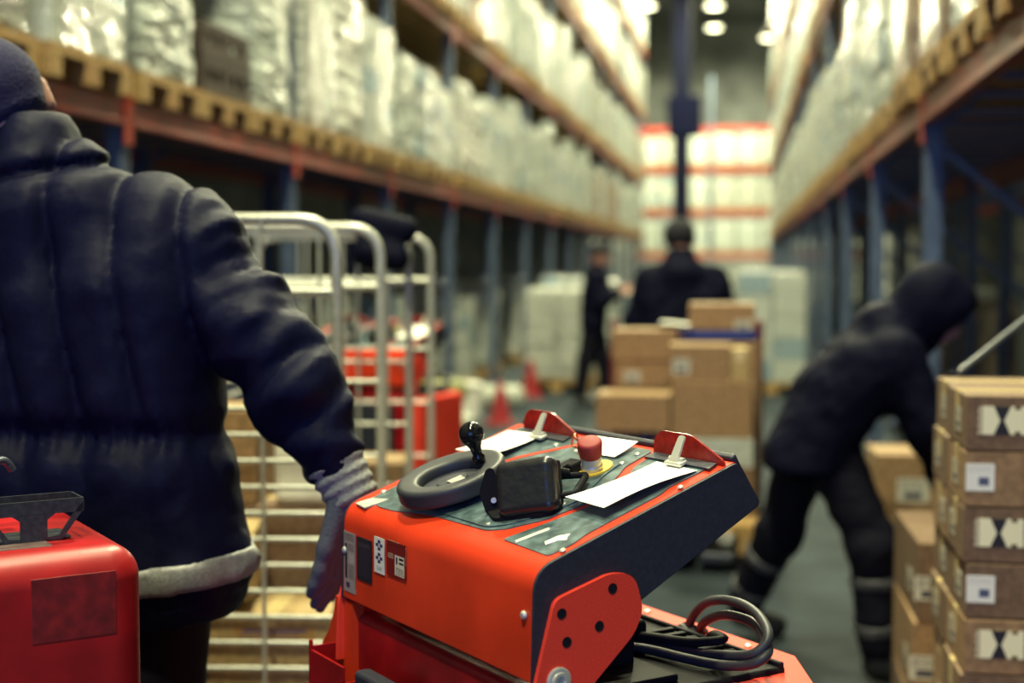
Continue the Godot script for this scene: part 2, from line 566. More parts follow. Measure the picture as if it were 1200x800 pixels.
func film_shell(w: float, h: float, d: float, seedn: int, bulge = 0.018, grow = 0.012) -> MB:
	# stretched film: four sides and a top, uneven
	var f = FastNoiseLite.new()
	f.seed = seedn; f.frequency = 2.2; f.fractal_octaves = 3
	var m = MB.new()
	var S = Vector3(d, h, w) * 0.5 + Vector3.ONE * grow
	for face in [[0, 1], [0, -1], [2, 1], [2, -1], [1, 1]]:
		var ax: int = face[0]
		var e1 = (ax + 1) % 3
		var e2 = (ax + 2) % 3
		var n1 = 9
		var pts = []
		for i in n1 + 1:
			for j in n1 + 1:
				var p = Vector3.ZERO
				p[ax] = face[1] * S[ax]; p[e1] = (2.0 * i / n1 - 1.0) * S[e1]; p[e2] = (2.0 * j / n1 - 1.0) * S[e2]
				var inn = p.clamp(-(S - Vector3.ONE * 0.05), S - Vector3.ONE * 0.05)
				var q = inn + (p - inn).normalized() * 0.05
				q += (p - inn).normalized() * bulge * f.get_noise_3d(q.x, q.y * 2.5, q.z) + Vector3(0, h * 0.5, 0)
				q.y = maxf(q.y, 0.002)
				pts.append(q)
		var ns = []
		for i in n1 + 1:
			for j in n1 + 1:
				var a = pts[mini(i + 1, n1) * (n1 + 1) + j] - pts[maxi(i - 1, 0) * (n1 + 1) + j]
				var b = pts[i * (n1 + 1) + mini(j + 1, n1)] - pts[i * (n1 + 1) + maxi(j - 1, 0)]
				ns.append(a.cross(b).normalized() * face[1])
		for i in n1:
			for j in n1:
				var a = i * (n1 + 1) + j
				var b = a + n1 + 1
				m.tri(pts[a], pts[b], pts[b + 1], ns[a], ns[b], ns[b + 1]); m.tri(pts[a], pts[b + 1], pts[a + 1], ns[a], ns[b + 1], ns[a + 1])
	return m
func tub_mesh() -> MB:
	var m = MB.new()
	m.lathe(Vector3.ZERO, [Vector2(0, 0), Vector2(0.165, 0), Vector2(0.185, 0.10), Vector2(0.196, 0.105), Vector2(0.198, 0.128), Vector2(0.185, 0.134), Vector2(0, 0.134)], 18)
	return m
func crate_mesh() -> MB:
	var m = MB.new()
	var w = 0.39; var d = 0.58; var h = 0.24
	m.box(Vector3(0, 0.01, 0), Vector3(d, 0.02, w))
	for s in [-1, 1]:
		m.box(Vector3(0, h - 0.03, s * (w / 2 - 0.008)), Vector3(d, 0.06, 0.016))
		m.box(Vector3(0, 0.05, s * (w / 2 - 0.008)), Vector3(d, 0.08, 0.016))
		m.box(Vector3(s * (d / 2 - 0.008), h - 0.03, 0), Vector3(0.016, 0.06, w - 0.034))
		m.box(Vector3(s * (d / 2 - 0.008), 0.05, 0), Vector3(0.016, 0.08, w - 0.034))
		for k in 4: m.box(Vector3(-d / 2 + 0.03 + k * (d - 0.06) / 3, h / 2 + 0.01, s * (w / 2 - 0.009)), Vector3(0.05, h - 0.06, 0.014))
		for k in 3: m.box(Vector3(s * (d / 2 - 0.009), h / 2 + 0.01, -w / 2 + 0.05 + k * (w - 0.1) / 2), Vector3(0.014, h - 0.06, 0.05))
	return m
var loads := []      # each: {name, cat, pieces: [name, mesh, mat, at, rot], film, whole mesh}
func def_load(called, look, cat, pieces: Array, film, h):
	var all = {}
	for p in pieces:
		if not all.has(p[2]): all[p[2]] = MB.new()
		all[p[2]].join(p[1], Transform3D(Basis(Vector3.UP, p[4]), p[3]))
	var joined = []
	for m in all: joined.append([all[m].mesh(), m])
	var cache = {}
	var ps = []
	for p in pieces:
		if not cache.has(p[1]): cache[p[1]] = p[1].mesh()
		ps.append([p[0], cache[p[1]], p[2], p[3], p[4]])
	loads.append({"called": called, "look": look, "cat": cat, "pieces": ps, "joined": joined, "film": film.mesh() if film else null, "h": h})
func make_loads():
	var rng = RandomNumberGenerator.new()
	rng.seed = 77
	# 0, 1 : pale cartons under film, two heights
	for v in 2:
		var ps = []
		var ch = [0.25, 0.21][v]
		var nl = [5, 5][v]
		var c = rb(Vector3(0.575, ch - 0.004, 0.385), 0.006, 1)
		for y in nl:
			for i in 2:
				for j in 2: ps.append(["carton", c, M.pale if (y * 3 + i + j + v) % 4 else M.pale_blue, Vector3(-0.295 + 0.59 * i + rng.randf_range(-0.006, 0.006), ch * (y + 0.5), -0.198 + 0.396 * j + rng.randf_range(-0.005, 0.005)), rng.randf_range(-0.01, 0.01)])
		def_load("wrapped_carton_load", "pale cartons under clear stretch film", "pallet load", ps, film_shell(0.8, ch * nl + 0.01, 1.18, 5 + v), ch * nl + 0.02)
	# 2 : stacked tubs
	var ps2 = []
	var tb = tub_mesh()
	for y in 9:
		for i in 3:
			for j in 2: ps2.append(["tub", tb, M.tub, Vector3(-0.4 + 0.4 * i, 0.136 * y, -0.2 + 0.4 * j), 0.0])
	def_load("wrapped_tub_load", "stacked white plastic tubs under film", "pallet load", ps2, film_shell(0.8, 1.23, 1.2, 12, 0.008), 1.24)
	# 3 : sacks
	var ps3 = []
	var sk = rb(Vector3(0.58, 0.15, 0.39), 0.06, 3)
	for y in 8:
		for i in 2:
			for j in 2: ps3.append(["sack", sk, M.sack, Vector3(-0.29 + 0.58 * i + rng.randf_range(-0.015, 0.015), 0.142 * y + 0.077, -0.195 + 0.39 * j + rng.randf_range(-0.01, 0.01)), rng.randf_range(-0.05, 0.05)])
	def_load("wrapped_sack_load", "cream sacks in layers under film", "pallet load", ps3, film_shell(0.8, 1.15, 1.18, 13, 0.02), 1.16)
	# 4 : bulk wrapped
	var b4 = film_shell(0.78, 1.2, 1.16, 14, 0.05, 0.0)
	def_load("wrapped_bulk_load", "goods hidden by white wrinkled wrap", "pallet load", [["wrapped_body", b4, M.bulk, Vector3.ZERO, 0.0]], null, 1.22)
	# 5 : shrink packs
	var ps5 = []
	var sp = rb(Vector3(0.385, 0.28, 0.255), 0.05, 2)
	for y in 4:
		for i in 3:
			for j in 3: ps5.append(["shrink_pack", sp, M.pale_blue if (y + i * 2 + j) % 3 == 0 else M.bulk, Vector3(-0.395 + 0.395 * i, 0.29 * y + 0.142, -0.265 + 0.265 * j), rng.randf_range(-0.02, 0.02)])
	def_load("shrink_pack_load", "rounded shrink packs under film", "pallet load", ps5, film_shell(0.8, 1.17, 1.18, 15, 0.012), 1.18)
	# 6 : brown cartons
	var ps6 = []
	var c6 = rb(Vector3(0.575, 0.235, 0.385), 0.006, 1)
	for y in 4:
		for i in 2:
			for j in 2: ps6.append(["carton", c6, M.kraft2 if (y + i + j) % 2 else M.kraft, Vector3(-0.295 + 0.59 * i + rng.randf_range(-0.008, 0.008), 0.24 * (y + 0.5), -0.198 + 0.396 * j + rng.randf_range(-0.006, 0.006)), rng.randf_range(-0.015, 0.015)])
	def_load("brown_carton_load", "brown cartons stacked in four layers", "pallet load", ps6, film_shell(0.8, 0.97, 1.18, 16, 0.01), 0.98)
	# 7 : dark crates
	var ps7 = []
	var cr = crate_mesh()
	for y in 2:
		for i in 2:
			for j in 2: ps7.append(["crate", cr, M.crate, Vector3(-0.295 + 0.59 * i, 0.245 * y, -0.198 + 0.396 * j), 0.0])
	def_load("dark_crate_load", "dark slatted crates in two layers", "pallet load", ps7, null, 0.5)
func place_load(kind: int, detail: bool, where: String, at: Vector3, turn: float, group: String, stretch = 1.0):
	var L = loads[kind]
	var t = thing(L.called, L.look + where, L.cat, at, turn, group)
	if detail:
		for p in L.pieces: part(t, p[0], p[1], p[2], p[3], Vector3(0, p[4], 0))
	else:
		for j in L.joined: part(t, "goods", j[0], j[1])
	if L.film: part(t, "film", L.film, M.film)
	t.scale = Vector3(1, stretch, 0.96)
	return t

# ---------------------------------------------------------------- pallet racks
func rack_row(called, label, xf: float, xb: float, zs: Array, levels: Array, top: float):
	# xf: x of the aisle face, xb: x of the back, zs: z of the upright frames
	var t = thing(called, label, "pallet rack", Vector3(0, 0, 0), 0.0)
	var s = signf(xb - xf)
	var up = MB.new()
	# open post section: web and two flanges with slots suggested by ribs
	up.box(Vector3(0, top / 2, 0), Vector3(0.012, top, 0.1))
	for e in [-1, 1]:
		up.box(Vector3(0.035, top / 2, e * 0.046), Vector3(0.07, top, 0.008))
		up.box(Vector3(-0.008, top / 2, e * 0.03), Vector3(0.012, top, 0.02))
	var upm = up.mesh()
	var foot = bx(Vector3(0.14, 0.01, 0.14), Vector3(0.02, 0.005, 0)).mesh()
	var W = absf(xb - xf)
	var L = absf(zs[1] - zs[0]) - 0.104
	var bm = MB.new()
	bm.rbox(Vector3(0, 0.075, 0), Vector3(0.045, 0.11, L), 0.006, 1)
	bm.rbox(Vector3(-0.006, 0.015, 0), Vector3(0.06, 0.03, L), 0.005, 1)
	var bmm = bm.mesh()
	var con = MB.new()
	con.rbox(Vector3(-0.026, 0.03, 0), Vector3(0.012, 0.24, 0.09), 0.003, 1)
	var conm = con.mesh()
	var dg = sqrt(W * W + 0.81)
	var brm = bx(Vector3(0.03, dg - 0.1, 0.03)).mesh()
	var sbm = bx(Vector3(W - 0.1, 0.03, 0.04)).mesh()
	for i in zs.size():
		var z = zs[i]
		var a = part(t, "upright", upm, M.upright, Vector3(xf, 0, z), Vector3(0, 0.0 if s > 0 else PI, 0))
		part(a, "foot_plate", foot, M.upright)
		var b = part(t, "upright", upm, M.upright, Vector3(xb, 0, z), Vector3(0, PI if s > 0 else 0.0, 0))
		part(b, "foot_plate", foot, M.upright)
		var y = 0.3
		var k = 0
		while y < top - 0.9:
			part(t, "brace", brm, M.upright, Vector3((xf + xb) / 2, y + 0.45, z), Vector3(0, 0, (1 if k % 2 else -1) * atan2(W, 0.9)))
			y += 0.9; k += 1
		if i + 1 < zs.size():
			for lv in levels:
				for face in [[xf, 0.0 if s > 0 else PI], [xb, PI if s > 0 else 0.0]]:
					var be = part(t, "beam", bmm, M.beam, Vector3(face[0] + (0.03 if (face[0] == xf) == (s > 0) else -0.03) * 0, lv, (z + zs[i + 1]) / 2), Vector3(0, face[1], 0))
					if face[0] == xf:
						for e in [-1, 1]: part(be, "connector", conm, M.connector, Vector3(-0.0, 0, e * (L / 2 + 0.05)))
			for q in 4:
				part(t, "support_bar", sbm, M.support, Vector3((xf + xb) / 2, levels[0] + 0.095, lerpf(z, zs[i + 1], 0.14 + 0.24 * q)))
	return t
func fill_rack(rackname: String, xf: float, xb: float, zs: Array, levels: Array, from_z: Array, forced: Dictionary, seedn: int, detail_z: float):
	var rng = RandomNumberGenerator.new()
	rng.seed = seedn
	var xm = (xf + xb) / 2 
	for li in levels.size():
		for i in zs.size() - 1:
			if zs[i + 1] > from_z[li]: continue
			for q in 3:
				var z = lerpf(zs[i], zs[i + 1], (0.5 + q) / 3.0 + (1 - q) * 0.015)
				var y = levels[li] + 0.132
				var kind = [0, 1, 2, 3, 4, 5, 4, 0, 1, 3, 6, 4][rng.randi() % 12]
				var st = rng.randf_range(0.72, 1.06)
				var off = rng.randf_range(-0.02, 0.02) - 0.015 * signf(xb - xf)
				var key = "%d_%d_%d" % [li, i, q]
				if forced.has(key): kind = forced[key]
				if kind < 0 or (li > 0 and (i * 5 + q * 3 + li) % 17 == 0): continue
				var where = ", %s level, %s bay, %s, %s" % [words_n[li], words_n[i], ["near slot", "middle slot", "far slot"][q], rackname]
				var det = li == 0 and z > detail_z
				make_pallet(det, "wooden pallet under load%s" % where, Vector3(xm + off, y, z), 0.0, "pallets on the beams of the rack " + rackname)
				place_load(kind, det, where, Vector3(xm + off, y + 0.145, z), 0.0, "pallet loads on the rack " + rackname, st)

# ---------------------------------------------------------------- order picker trucks
const CW := 0.5685
const TILT := 0.33026
func tframe(u: float, n: float, v: float) -> Transform3D:
	return Transform3D(Basis(Vector3.RIGHT, TILT), Vector3(0, 1.1104, 0)) * Transform3D(Basis(), Vector3(u, n, -v))
func tp(parent, called, mesh, m, u = 0.0, n = 0.0, v = 0.0, b = Basis()) -> MeshInstance3D:
	# a part laid on the sloping console top: u across, v up the slope, n off the surface
	var o = part(parent, called, mesh, m)
	o.transform = tframe(u, n, v) * Transform3D(b, Vector3.ZERO)
	return o
func flat(poly: Array, th: float) -> MB:
	# polygon in (u, v), th thick, lying on the console top
	var m = MB.new()
	m.prism(poly, 0.0, th, Basis(Vector3(1, 0, 0), Vector3(0, 0, -1), Vector3(0, 1, 0)), Vector3.ZERO, 30.0)
	return m
func sheet(w: float, l: float, f: Callable, th = 0.0006, nu = 6, nv = 16) -> MB:
	# paper: u in 0..w, v in 0..l, height from f(u, v)
	var m = MB.new()
	for side in 2:
		var o = Vector3(0, th * side, 0)
		for i in nu:
			for j in nv:
				var P = []
				for q in [[i, j], [i + 1, j], [i + 1, j + 1], [i, j + 1]]:
					var u = w * q[0] / nu
					var v = l * q[1] / nv
					P.append(Vector3(u, f.call(u, v), -v) + o)
				var N = (P[1] - P[0]).cross(P[3] - P[0]).normalized()
				if N.y < 0: N = -N
				if side == 0: N = -N
				m.quad(P[0], P[1], P[2], P[3], N)
	return m
func S3() -> Basis:
	return Basis(Vector3(0, 0, -1), Vector3(0, 1, 0), Vector3(1, 0, 0))    # (s, y, depth) -> (-z, y, x)
func make_truck(label: String, at: Vector3, turn: float) -> Node3D:
	var t = thing("order_picker_truck", label, "pallet truck", at, turn, "red order picker trucks")
	# chassis with a chamfered rear corner
	var ch = MB.new()
	var plan = [Vector2(0.0, -0.03), Vector2(0.57, -0.03), Vector2(0.605, -0.07), Vector2(0.605, -0.455), Vector2(0.48, -0.535), Vector2(0.0, -0.535), Vector2(-0.02, -0.5)]
	var yb = Basis(Vector3(1, 0, 0), Vector3(0, 0, 1), Vector3(0, 1, 0))
	ch.prism(plan, 0.09, 0.893, yb)
	var plan2 = []
	for p in plan: plan2.append(Vector2(0.29, -0.27) + (p - Vector2(0.29, -0.27)) * 0.985)
	ch.prism(plan2, 0.893, 0.90, yb)
	part(t, "chassis", ch, M.red_matt)
	var dk = MB.new()
	dk.rbox(Vector3(0.29, 0.902, -0.26), Vector3(0.49, 0.014, 0.40), 0.005, 2)
	dk.rbox(Vector3(0.29, 0.911, -0.452), Vector3(0.49, 0.010, 0.010), 0.003, 1)
	for k in 6: dk.rbox(Vector3(0.30 + k * 0.03, 0.915, -0.40), Vector3(0.012, 0.008, 0.07), 0.002, 1)
	dk.rbox(Vector3(0.43, 0.914, -0.20), Vector3(0.16, 0.01, 0.16), 0.003, 1)
	dk.rbox(Vector3(0.31, 0.93, -0.30), Vector3(0.09, 0.05, 0.09), 0.01, 2)
	part(t, "deck_cover", dk, M.black)
	for p in [Vector3(0.40, 0.9, -0.505), Vector3(0.14, 0.9, -0.505)]:
		var sc = MB.new()
		sc.lathe(Vector3.ZERO, [Vector2(0.006, 0), Vector2(0.006, 0.002), Vector2(0.004, 0.004), Vector2(0, 0.0042)], 10)
		part(t, "deck_screw", sc, M.steel, p)
	# front cover below the console
	var fc = MB.new()
	fc.rbox(Vector3(0.29, 0.63, -0.035), Vector3(0.56, 0.62, 0.05), 0.015, 3)
	part(t, "front_cover", fc, M.red_old)
	var gap = bx(Vector3(0.36, 0.06, 0.20), Vector3(0.25, 0.93, -0.16))
	part(t, "neck", gap, M.black)
	# pocket and flare on the left
	var pk = MB.new()
	pk.prism([Vector2(-0.035, 0.55), Vector2(-0.035, 0.90), Vector2(-0.03, 0.90), Vector2(-0.03, 0.56), Vector2(0.085, 0.56), Vector2(0.085, 0.865), Vector2(0.09, 0.865), Vector2(0.09, 0.55)], 0.0, 0.005, Basis(), Vector3(-0.02, -0.005, 0.05))
	pk.box(Vector3(0.0075, 0.72, 0.052), Vector3(0.125, 0.32, 0.004))
	pk.box(Vector3(-0.054, 0.72, 0.03), Vector3(0.004, 0.33, 0.05))
	pk.box(Vector3(0.068, 0.70, 0.03), Vector3(0.004, 0.31, 0.05))
	pk.box(Vector3(0.0075, 0.555, 0.03), Vector3(0.125, 0.005, 0.05))
	var pk0 = part(t, "document_pocket", pk, M.red_old, Vector3(0.037, -0.0, 0.0))
	part(t, "bumper", rb(Vector3(0.40, 0.33, 0.03), 0.008, 2), M.charcoal, Vector3(0.325, 0.715, 0.030))
	part(pk0, "folder", rb(Vector3(0.08, 0.26, 0.02), 0.004, 1), M.charcoal, Vector3(0.01, 0.70, 0.028))
	var fl = MB.new()
	fl.prism([Vector2(-0.088, 0.60), Vector2(-0.088, 0.868), Vector2(-0.062, 0.895), Vector2(-0.044, 0.925), Vector2(-0.034, 0.957), Vector2(0.03, 0.957), Vector2(0.03, 0.60)], -0.02, 0.0, Basis(), Vector3.ZERO, 40.0)
	part(t, "flare", fl, M.red)
	# wheels
	for p in [Vector3(0.08, 0.09, -0.10), Vector3(0.50, 0.09, -0.10), Vector3(0.08, 0.09, -0.42), Vector3(0.50, 0.09, -0.42)]:
		var wh = MB.new()
		wh.lathe(Vector3.ZERO, [Vector2(0, -0.03), Vector2(0.08, -0.03), Vector2(0.09, -0.02), Vector2(0.09, 0.02), Vector2(0.08, 0.03), Vector2(0, 0.03)], 20, Basis(Vector3(0, 1, 0), Vector3(1, 0, 0), Vector3(0, 0, -1)))
		part(t, "wheel", wh, M.rubber, p)
	# console: folded sheet, side panels and rear lip
	var prof = round_poly([Vector2(-0.004, 0.962), Vector2(-0.001, 1.1104), Vector2(0.333, 1.2245), Vector2(0.371, 1.163)], [0.004, 0.030, 0.006, 0.006], 8)
	var hs = MB.new()
	hs.prism(prof, 0.004, CW - 0.003, S3(), Vector3.ZERO, 32.0)
	var house = part(t, "console_housing", hs, M.red)
	var sidep = round_poly([Vector2(-0.0055, 0.960), Vector2(-0.002, 1.1095), Vector2(0.3345, 1.2245), Vector2(0.376, 1.162)], [0.004, 0.030, 0.012, 0.010], 8)
	for e in [[-0.002, 0.0035], [CW - 0.0025, CW + 0.0025]]:
		var sp = MB.new()
		sp.prism(sidep, e[0], e[1], S3(), Vector3.ZERO, 32.0)
		part(t, "side_panel", sp, M.charcoal)
	var rl = MB.new()
	rl.rbox(Vector3(CW / 2, 0, 0), Vector3(CW - 0.02, 0.086, 0.012), 0.004, 2)
	var rlo = part(t, "rear_lip", rl, M.charcoal)
	rlo.transform = Transform3D(Basis(Vector3.RIGHT, 0.53), Vector3(0, 1.1945, -0.357))
	# overlay panels
	var p1 = [Vector2(0.030, 0.035), Vector2(0.083, 0.022), Vector2(0.136, 0.024), Vector2(0.20, 0.040), Vector2(0.375, 0.045), Vector2(0.405, 0.060), Vector2(0.440, 0.105), Vector2(0.455, 0.160), Vector2(0.455, 0.195), Vector2(0.420, 0.252), Vector2(0.402, 0.280), Vector2(0.396, 0.338), Vector2(0.03, 0.338), Vector2(0.022, 0.25)]
	tp(t, "overlay_panel", flat(round_poly(p1, 0.008, 3), 0.0018), M.slate)
	var p2 = [Vector2(0.432, 0.037), Vector2(0.552, 0.033), Vector2(0.556, 0.070), Vector2(0.548, 0.10), Vector2(0.548, 0.23), Vector2(0.540, 0.25), Vector2(0.545, 0.31), Vector2(0.535, 0.338), Vector2(0.412, 0.338), Vector2(0.418, 0.285), Vector2(0.437, 0.260), Vector2(0.472, 0.198), Vector2(0.470, 0.155), Vector2(0.452, 0.095)]
	tp(t, "overlay_panel", flat(round_poly(p2, 0.008, 3), 0.0018), M.slate)
	tp(t, "stripe", flat([Vector2(0.135, 0.19), Vector2(0.143, 0.19), Vector2(0.168, 0.24), Vector2(0.26, 0.338), Vector2(0.248, 0.338), Vector2(0.158, 0.245)], 0.0022), M.red)
	tp(t, "raised_plate", flat(round_poly([Vector2(0.225, 0.05), Vector2(0.37, 0.05), Vector2(0.40, 0.07), Vector2(0.43, 0.12), Vector2(0.44, 0.17), Vector2(0.40, 0.24), Vector2(0.385, 0.29), Vector2(0.30, 0.30), Vector2(0.25, 0.24)], 0.012, 4), 0.004), M.slate)
	for q in [[0.560, 0.051], [0.560, 0.255], [0.383, 0.318], [0.387, 0.285], [0.425, 0.150], [0.363, 0.058], [0.03, 0.06], [0.036, 0.27], [0.19, 0.30], [0.16, 0.055]]:
		var sc = MB.new()
		sc.lathe(Vector3.ZERO, [Vector2(0.0045, 0), Vector2(0.0045, 0.001), Vector2(0.003, 0.0026), Vector2(0, 0.003)], 12)
		tp(t, "screw", sc, M.steel, q[0], 0.002, q[1])
	# stickers on the top
	tp(t, "sticker", flat([Vector2(0.458, 0.042), Vector2(0.466, 0.038), Vector2(0.480, 0.086), Vector2(0.472, 0.09)], 0.0024), M.sticker)
	tp(t, "sticker", flat([Vector2(0.508, 0.058), Vector2(0.518, 0.052), Vector2(0.524, 0.068), Vector2(0.536, 0.075), Vector2(0.528, 0.082), Vector2(0.524, 0.090), Vector2(0.512, 0.078)], 0.0024), M.white_plastic)
	tp(t, "sticker", flat([Vector2(0.020, 0.012), Vector2(0.060, 0.008), Vector2(0.068, 0.024), Vector2(0.074, 0.046), Vector2(0.052, 0.040), Vector2(0.034, 0.038)], 0.0024), M.torn)
	tp(t, "sticker", flat([Vector2(0.285, 0.215), Vector2(0.325, 0.235), Vector2(0.318, 0.262), Vector2(0.276, 0.245)], 0.0052), M.torn)
	# front stickers
	var fs = [[-0.001, 0.9755, 0.040, 1.072, "label_a"], [0.046, 1.003, 0.098, 1.071, "label_b"], [0.108, 1.026, 0.142, 1.081, "label_c"], [0.150, 1.030, 0.212, 1.083, "label_d"]]
	for f in fs:
		var w = f[2] - f[0]
		part(t, "label_sticker", plate(w, f[3] - f[1], 0.0008), M[f[4]], Vector3((f[0] + f[2]) / 2 + 0.010, (f[1] + f[3]) / 2, 0.0046))
	for q in [Vector3(0.548, 1.049, 0.003), Vector3(0.012, 1.041, 0.003)]:
		var sc = MB.new()
		sc.lathe(Vector3.ZERO, [Vector2(0.006, 0), Vector2(0.006, 0.002), Vector2(0.004, 0.0045), Vector2(0, 0.005)], 12, Basis(Vector3.RIGHT, PI / 2))
		part(t, "screw", sc, M.steel, q)
	# hinge bracket with holes and pivot bolt, both sides
	var br = round_poly([Vector2(-0.012, 0.86), Vector2(-0.008, 0.955), Vector2(0.024, 1.071), Vector2(0.112, 1.096), Vector2(0.150, 1.090), Vector2(0.165, 1.040), Vector2(0.150, 1.010), Vector2(0.075, 0.945), Vector2(0.06, 0.86)], [0.0, 0.01, 0.012, 0.015, 0.020, 0.014, 0.014, 0.02, 0.0], 6)
	for e in [[CW + 0.003, CW + 0.010, 1.0], [-0.010, -0.003, -1.0]]:
		var bp = MB.new()
		bp.prism(br, e[0], e[1], S3(), Vector3.ZERO, 30.0)
		var bo = part(t, "hinge_bracket", bp, M.red_matt)
		var xo = e[1] if e[2] > 0 else e[0]
		var ba = Basis(Vector3(0, 0, 1), Vector3(e[2], 0, 0), Vector3(0, e[2], 0))
		for h in [[0.114, 1.075], [0.034, 1.052], [0.093, 1.028], [0.042, 1.014]]:
			var hm = MB.new()
			hm.lathe(Vector3.ZERO, [Vector2(0.0072, -0.001), Vector2(0.0072, 0.0006), Vector2(0.0055, 0.0002), Vector2(0, 0.0002)], 16, ba)
			part(bo, "bolt_hole", hm, M.black, Vector3(xo, h[1], -h[0]))
		var bm = MB.new()
		bm.lathe(Vector3.ZERO, [Vector2(0.018, 0), Vector2(0.018, 0.003), Vector2(0.016, 0.004), Vector2(0.012, 0.004), Vector2(0.011, 0.007), Vector2(0.007, 0.007), Vector2(0.006, 0.004), Vector2(0, 0.004)], 24, ba)
		part(bo, "pivot_bolt", bm, M.steel, Vector3(xo, 0.966, -0.029))
	# steering wheel: flat ring, hub, shaft, spinner knob
	var wc = [0.190, 0.107]
	var sw = MB.new()
	var ring = []
	for p in [Vector2(0.054, 0.0), Vector2(0.080, 0.0), Vector2(0.084, 0.001), Vector2(0.086, 0.004), Vector2(0.086, 0.007), Vector2(0.086, 0.019), Vector2(0.086, 0.022), Vector2(0.084, 0.026), Vector2(0.080, 0.0275), Vector2(0.076, 0.0275), Vector2(0.060, 0.0255), Vector2(0.056, 0.025), Vector2(0.053, 0.023), Vector2(0.051, 0.019), Vector2(0.051, 0.006), Vector2(0.054, 0.0)]: ring.append(p)
	sw.lathe(Vector3.ZERO, ring, 48, Basis(), true)
	var swo = tp(t, "steering_wheel", sw, M.rubber, wc[0], 0.014, wc[1])
	var hub = MB.new()
	hub.lathe(Vector3.ZERO, [Vector2(0, 0.0), Vector2(0.053, 0.002), Vector2(0.053, 0.008), Vector2(0.026, 0.008), Vector2(0.024, 0.013), Vector2(0, 0.014)], 32)
	part(swo, "hub", hub, M.charcoal)
	part(swo, "hub_sticker", flat([Vector2(0.005, -0.012), Vector2(0.026, -0.014), Vector2(0.03, 0.008), Vector2(0.008, 0.012)], 0.001), M.torn, Vector3(0, 0.0145, 0))
	var sh = MB.new()
	sh.lathe(Vector3.ZERO, [Vector2(0.045, 0), Vector2(0.038, 0.004), Vector2(0.03, 0.016)], 24)
	tp(t, "steering_shaft", sh, M.black, wc[0], 0.0, wc[1])
	var kb = MB.new()
	var kp = [Vector2(0.0, 0.0), Vector2(0.010, 0.0), Vector2(0.010, 0.010), Vector2(0.0075, 0.014), Vector2(0.009, 0.024), Vector2(0.0135, 0.034)]
	for k in range(1, 13): kp.append(Vector2(cos(lerpf(-0.75, PI / 2, k / 12.0)) * 0.0195, 0.047 + sin(lerpf(-0.75, PI / 2, k / 12.0)) * 0.0195))
	kb.lathe(Vector3.ZERO, kp, 28, Basis(), true)
	part(swo, "spinner_knob", kb, M.gloss_black, Vector3(0.020, 0.0245, -0.044))
	# padded hand rest on its black bracket
	var pb = Basis(Vector3(0.80, 0, -0.60), Vector3(-0.30, 0.866, -0.40), Vector3(0.52, 0.5, 0.693)).orthonormalized()
	var pd = MB.new()
	pd.rbox(Vector3.ZERO, Vector3(0.090, 0.080, 0.034), 0.014, 4)
	for i in pd.v.size():
		var q = pd.v[i]
		pd.v[i].z += 0.006 * cos(q.x / 0.045 * 1.4) * cos(q.y / 0.04 * 1.4) * signf(q.z)
	var pdo = tp(t, "hand_pad", pd, M.leather, 0.396, 0.038, 0.118, pb)
	part(pdo, "pad_backing", rb(Vector3(0.084, 0.074, 0.012), 0.004, 1), M.black, Vector3(0, 0, -0.022))
	var ear = MB.new()
	ear.prism(round_poly([Vector2(-0.016, -0.03), Vector2(0.020, -0.03), Vector2(0.018, 0.0), Vector2(0.010, 0.034), Vector2(0.0, 0.034), Vector2(-0.018, 0.004)], 0.005, 4), -0.003, 0.003)
	var eo = tp(t, "pad_bracket", ear, M.black, 0.336, 0.034, 0.092, Basis(Vector3.UP, 0.9) * Basis(Vector3.RIGHT, -0.2))
	var eb = MB.new()
	eb.cyl(Vector3(0, -0.012, 0.003), Vector3(0, -0.012, 0.006), 0.004, 12)
	part(eo, "bracket_bolt", eb, M.steel)
	tp(t, "pad_base", flat(round_poly([Vector2(0.33, 0.078), Vector2(0.37, 0.064), Vector2(0.435, 0.11), Vector2(0.44, 0.14), Vector2(0.38, 0.16), Vector2(0.335, 0.12)], 0.01, 4), 0.010), M.black)
	var rods = MB.new()
	rods.tube(round_path([Vector3(0.40, 0.014, -0.135), Vector3(0.436, 0.014, -0.165), Vector3(0.398, 0.016, -0.215), Vector3(0.335, 0.018, -0.180)], 0.008), 0.005, 8)
	rods.tube([Vector3(0.405, 0.012, -0.15), Vector3(0.385, 0.045, -0.16)], 0.006, 8)
	rods.tube([Vector3(0.375, 0.022, -0.20), Vector3(0.365, 0.045, -0.165)], 0.006, 8)
	rods.rbox(Vector3(0.335, 0.012, -0.232), Vector3(0.03, 0.02, 0.024), 0.004, 1)
	rods.cyl(Vector3(0.332, 0.004, -0.215), Vector3(0.332, 0.022, -0.215), 0.010, 14)
	tp(t, "lever_frame", rods, M.black)
	# emergency stop
	tp(t, "yellow_disc", flat(circle(0.030, 28, 1.0), 0.0025), M.yellow, 0.362, 0.004, 0.250)
	var es = MB.new()
	es.lathe(Vector3.ZERO, [Vector2(0.0165, 0), Vector2(0.0165, 0.010), Vector2(0.0150, 0.012), Vector2(0.0150, 0.024), Vector2(0, 0.024)], 24)
	var eso = tp(t, "stop_collar", es, M.steel, 0.366, 0.006, 0.246, Basis(Vector3.BACK, -0.28))
	var eb2 = MB.new()
	eb2.lathe(Vector3.ZERO, [Vector2(0.015, 0.0), Vector2(0.0165, 0.002), Vector2(0.0185, 0.022), Vector2(0.0178, 0.0255), Vector2(0.014, 0.027), Vector2(0, 0.0275)], 28, Basis(), true)
	part(eso, "stop_button", eb2, M.stop_red, Vector3(0, 0.0235, 0))
	var kr = MB.new()
	var rp = []
	for k in 17: rp.append(Vector3(cos(TAU * k / 16) * 0.010, 0.036 + sin(TAU * k / 16) * 0.010, 0.004 * sin(TAU * k / 8)))
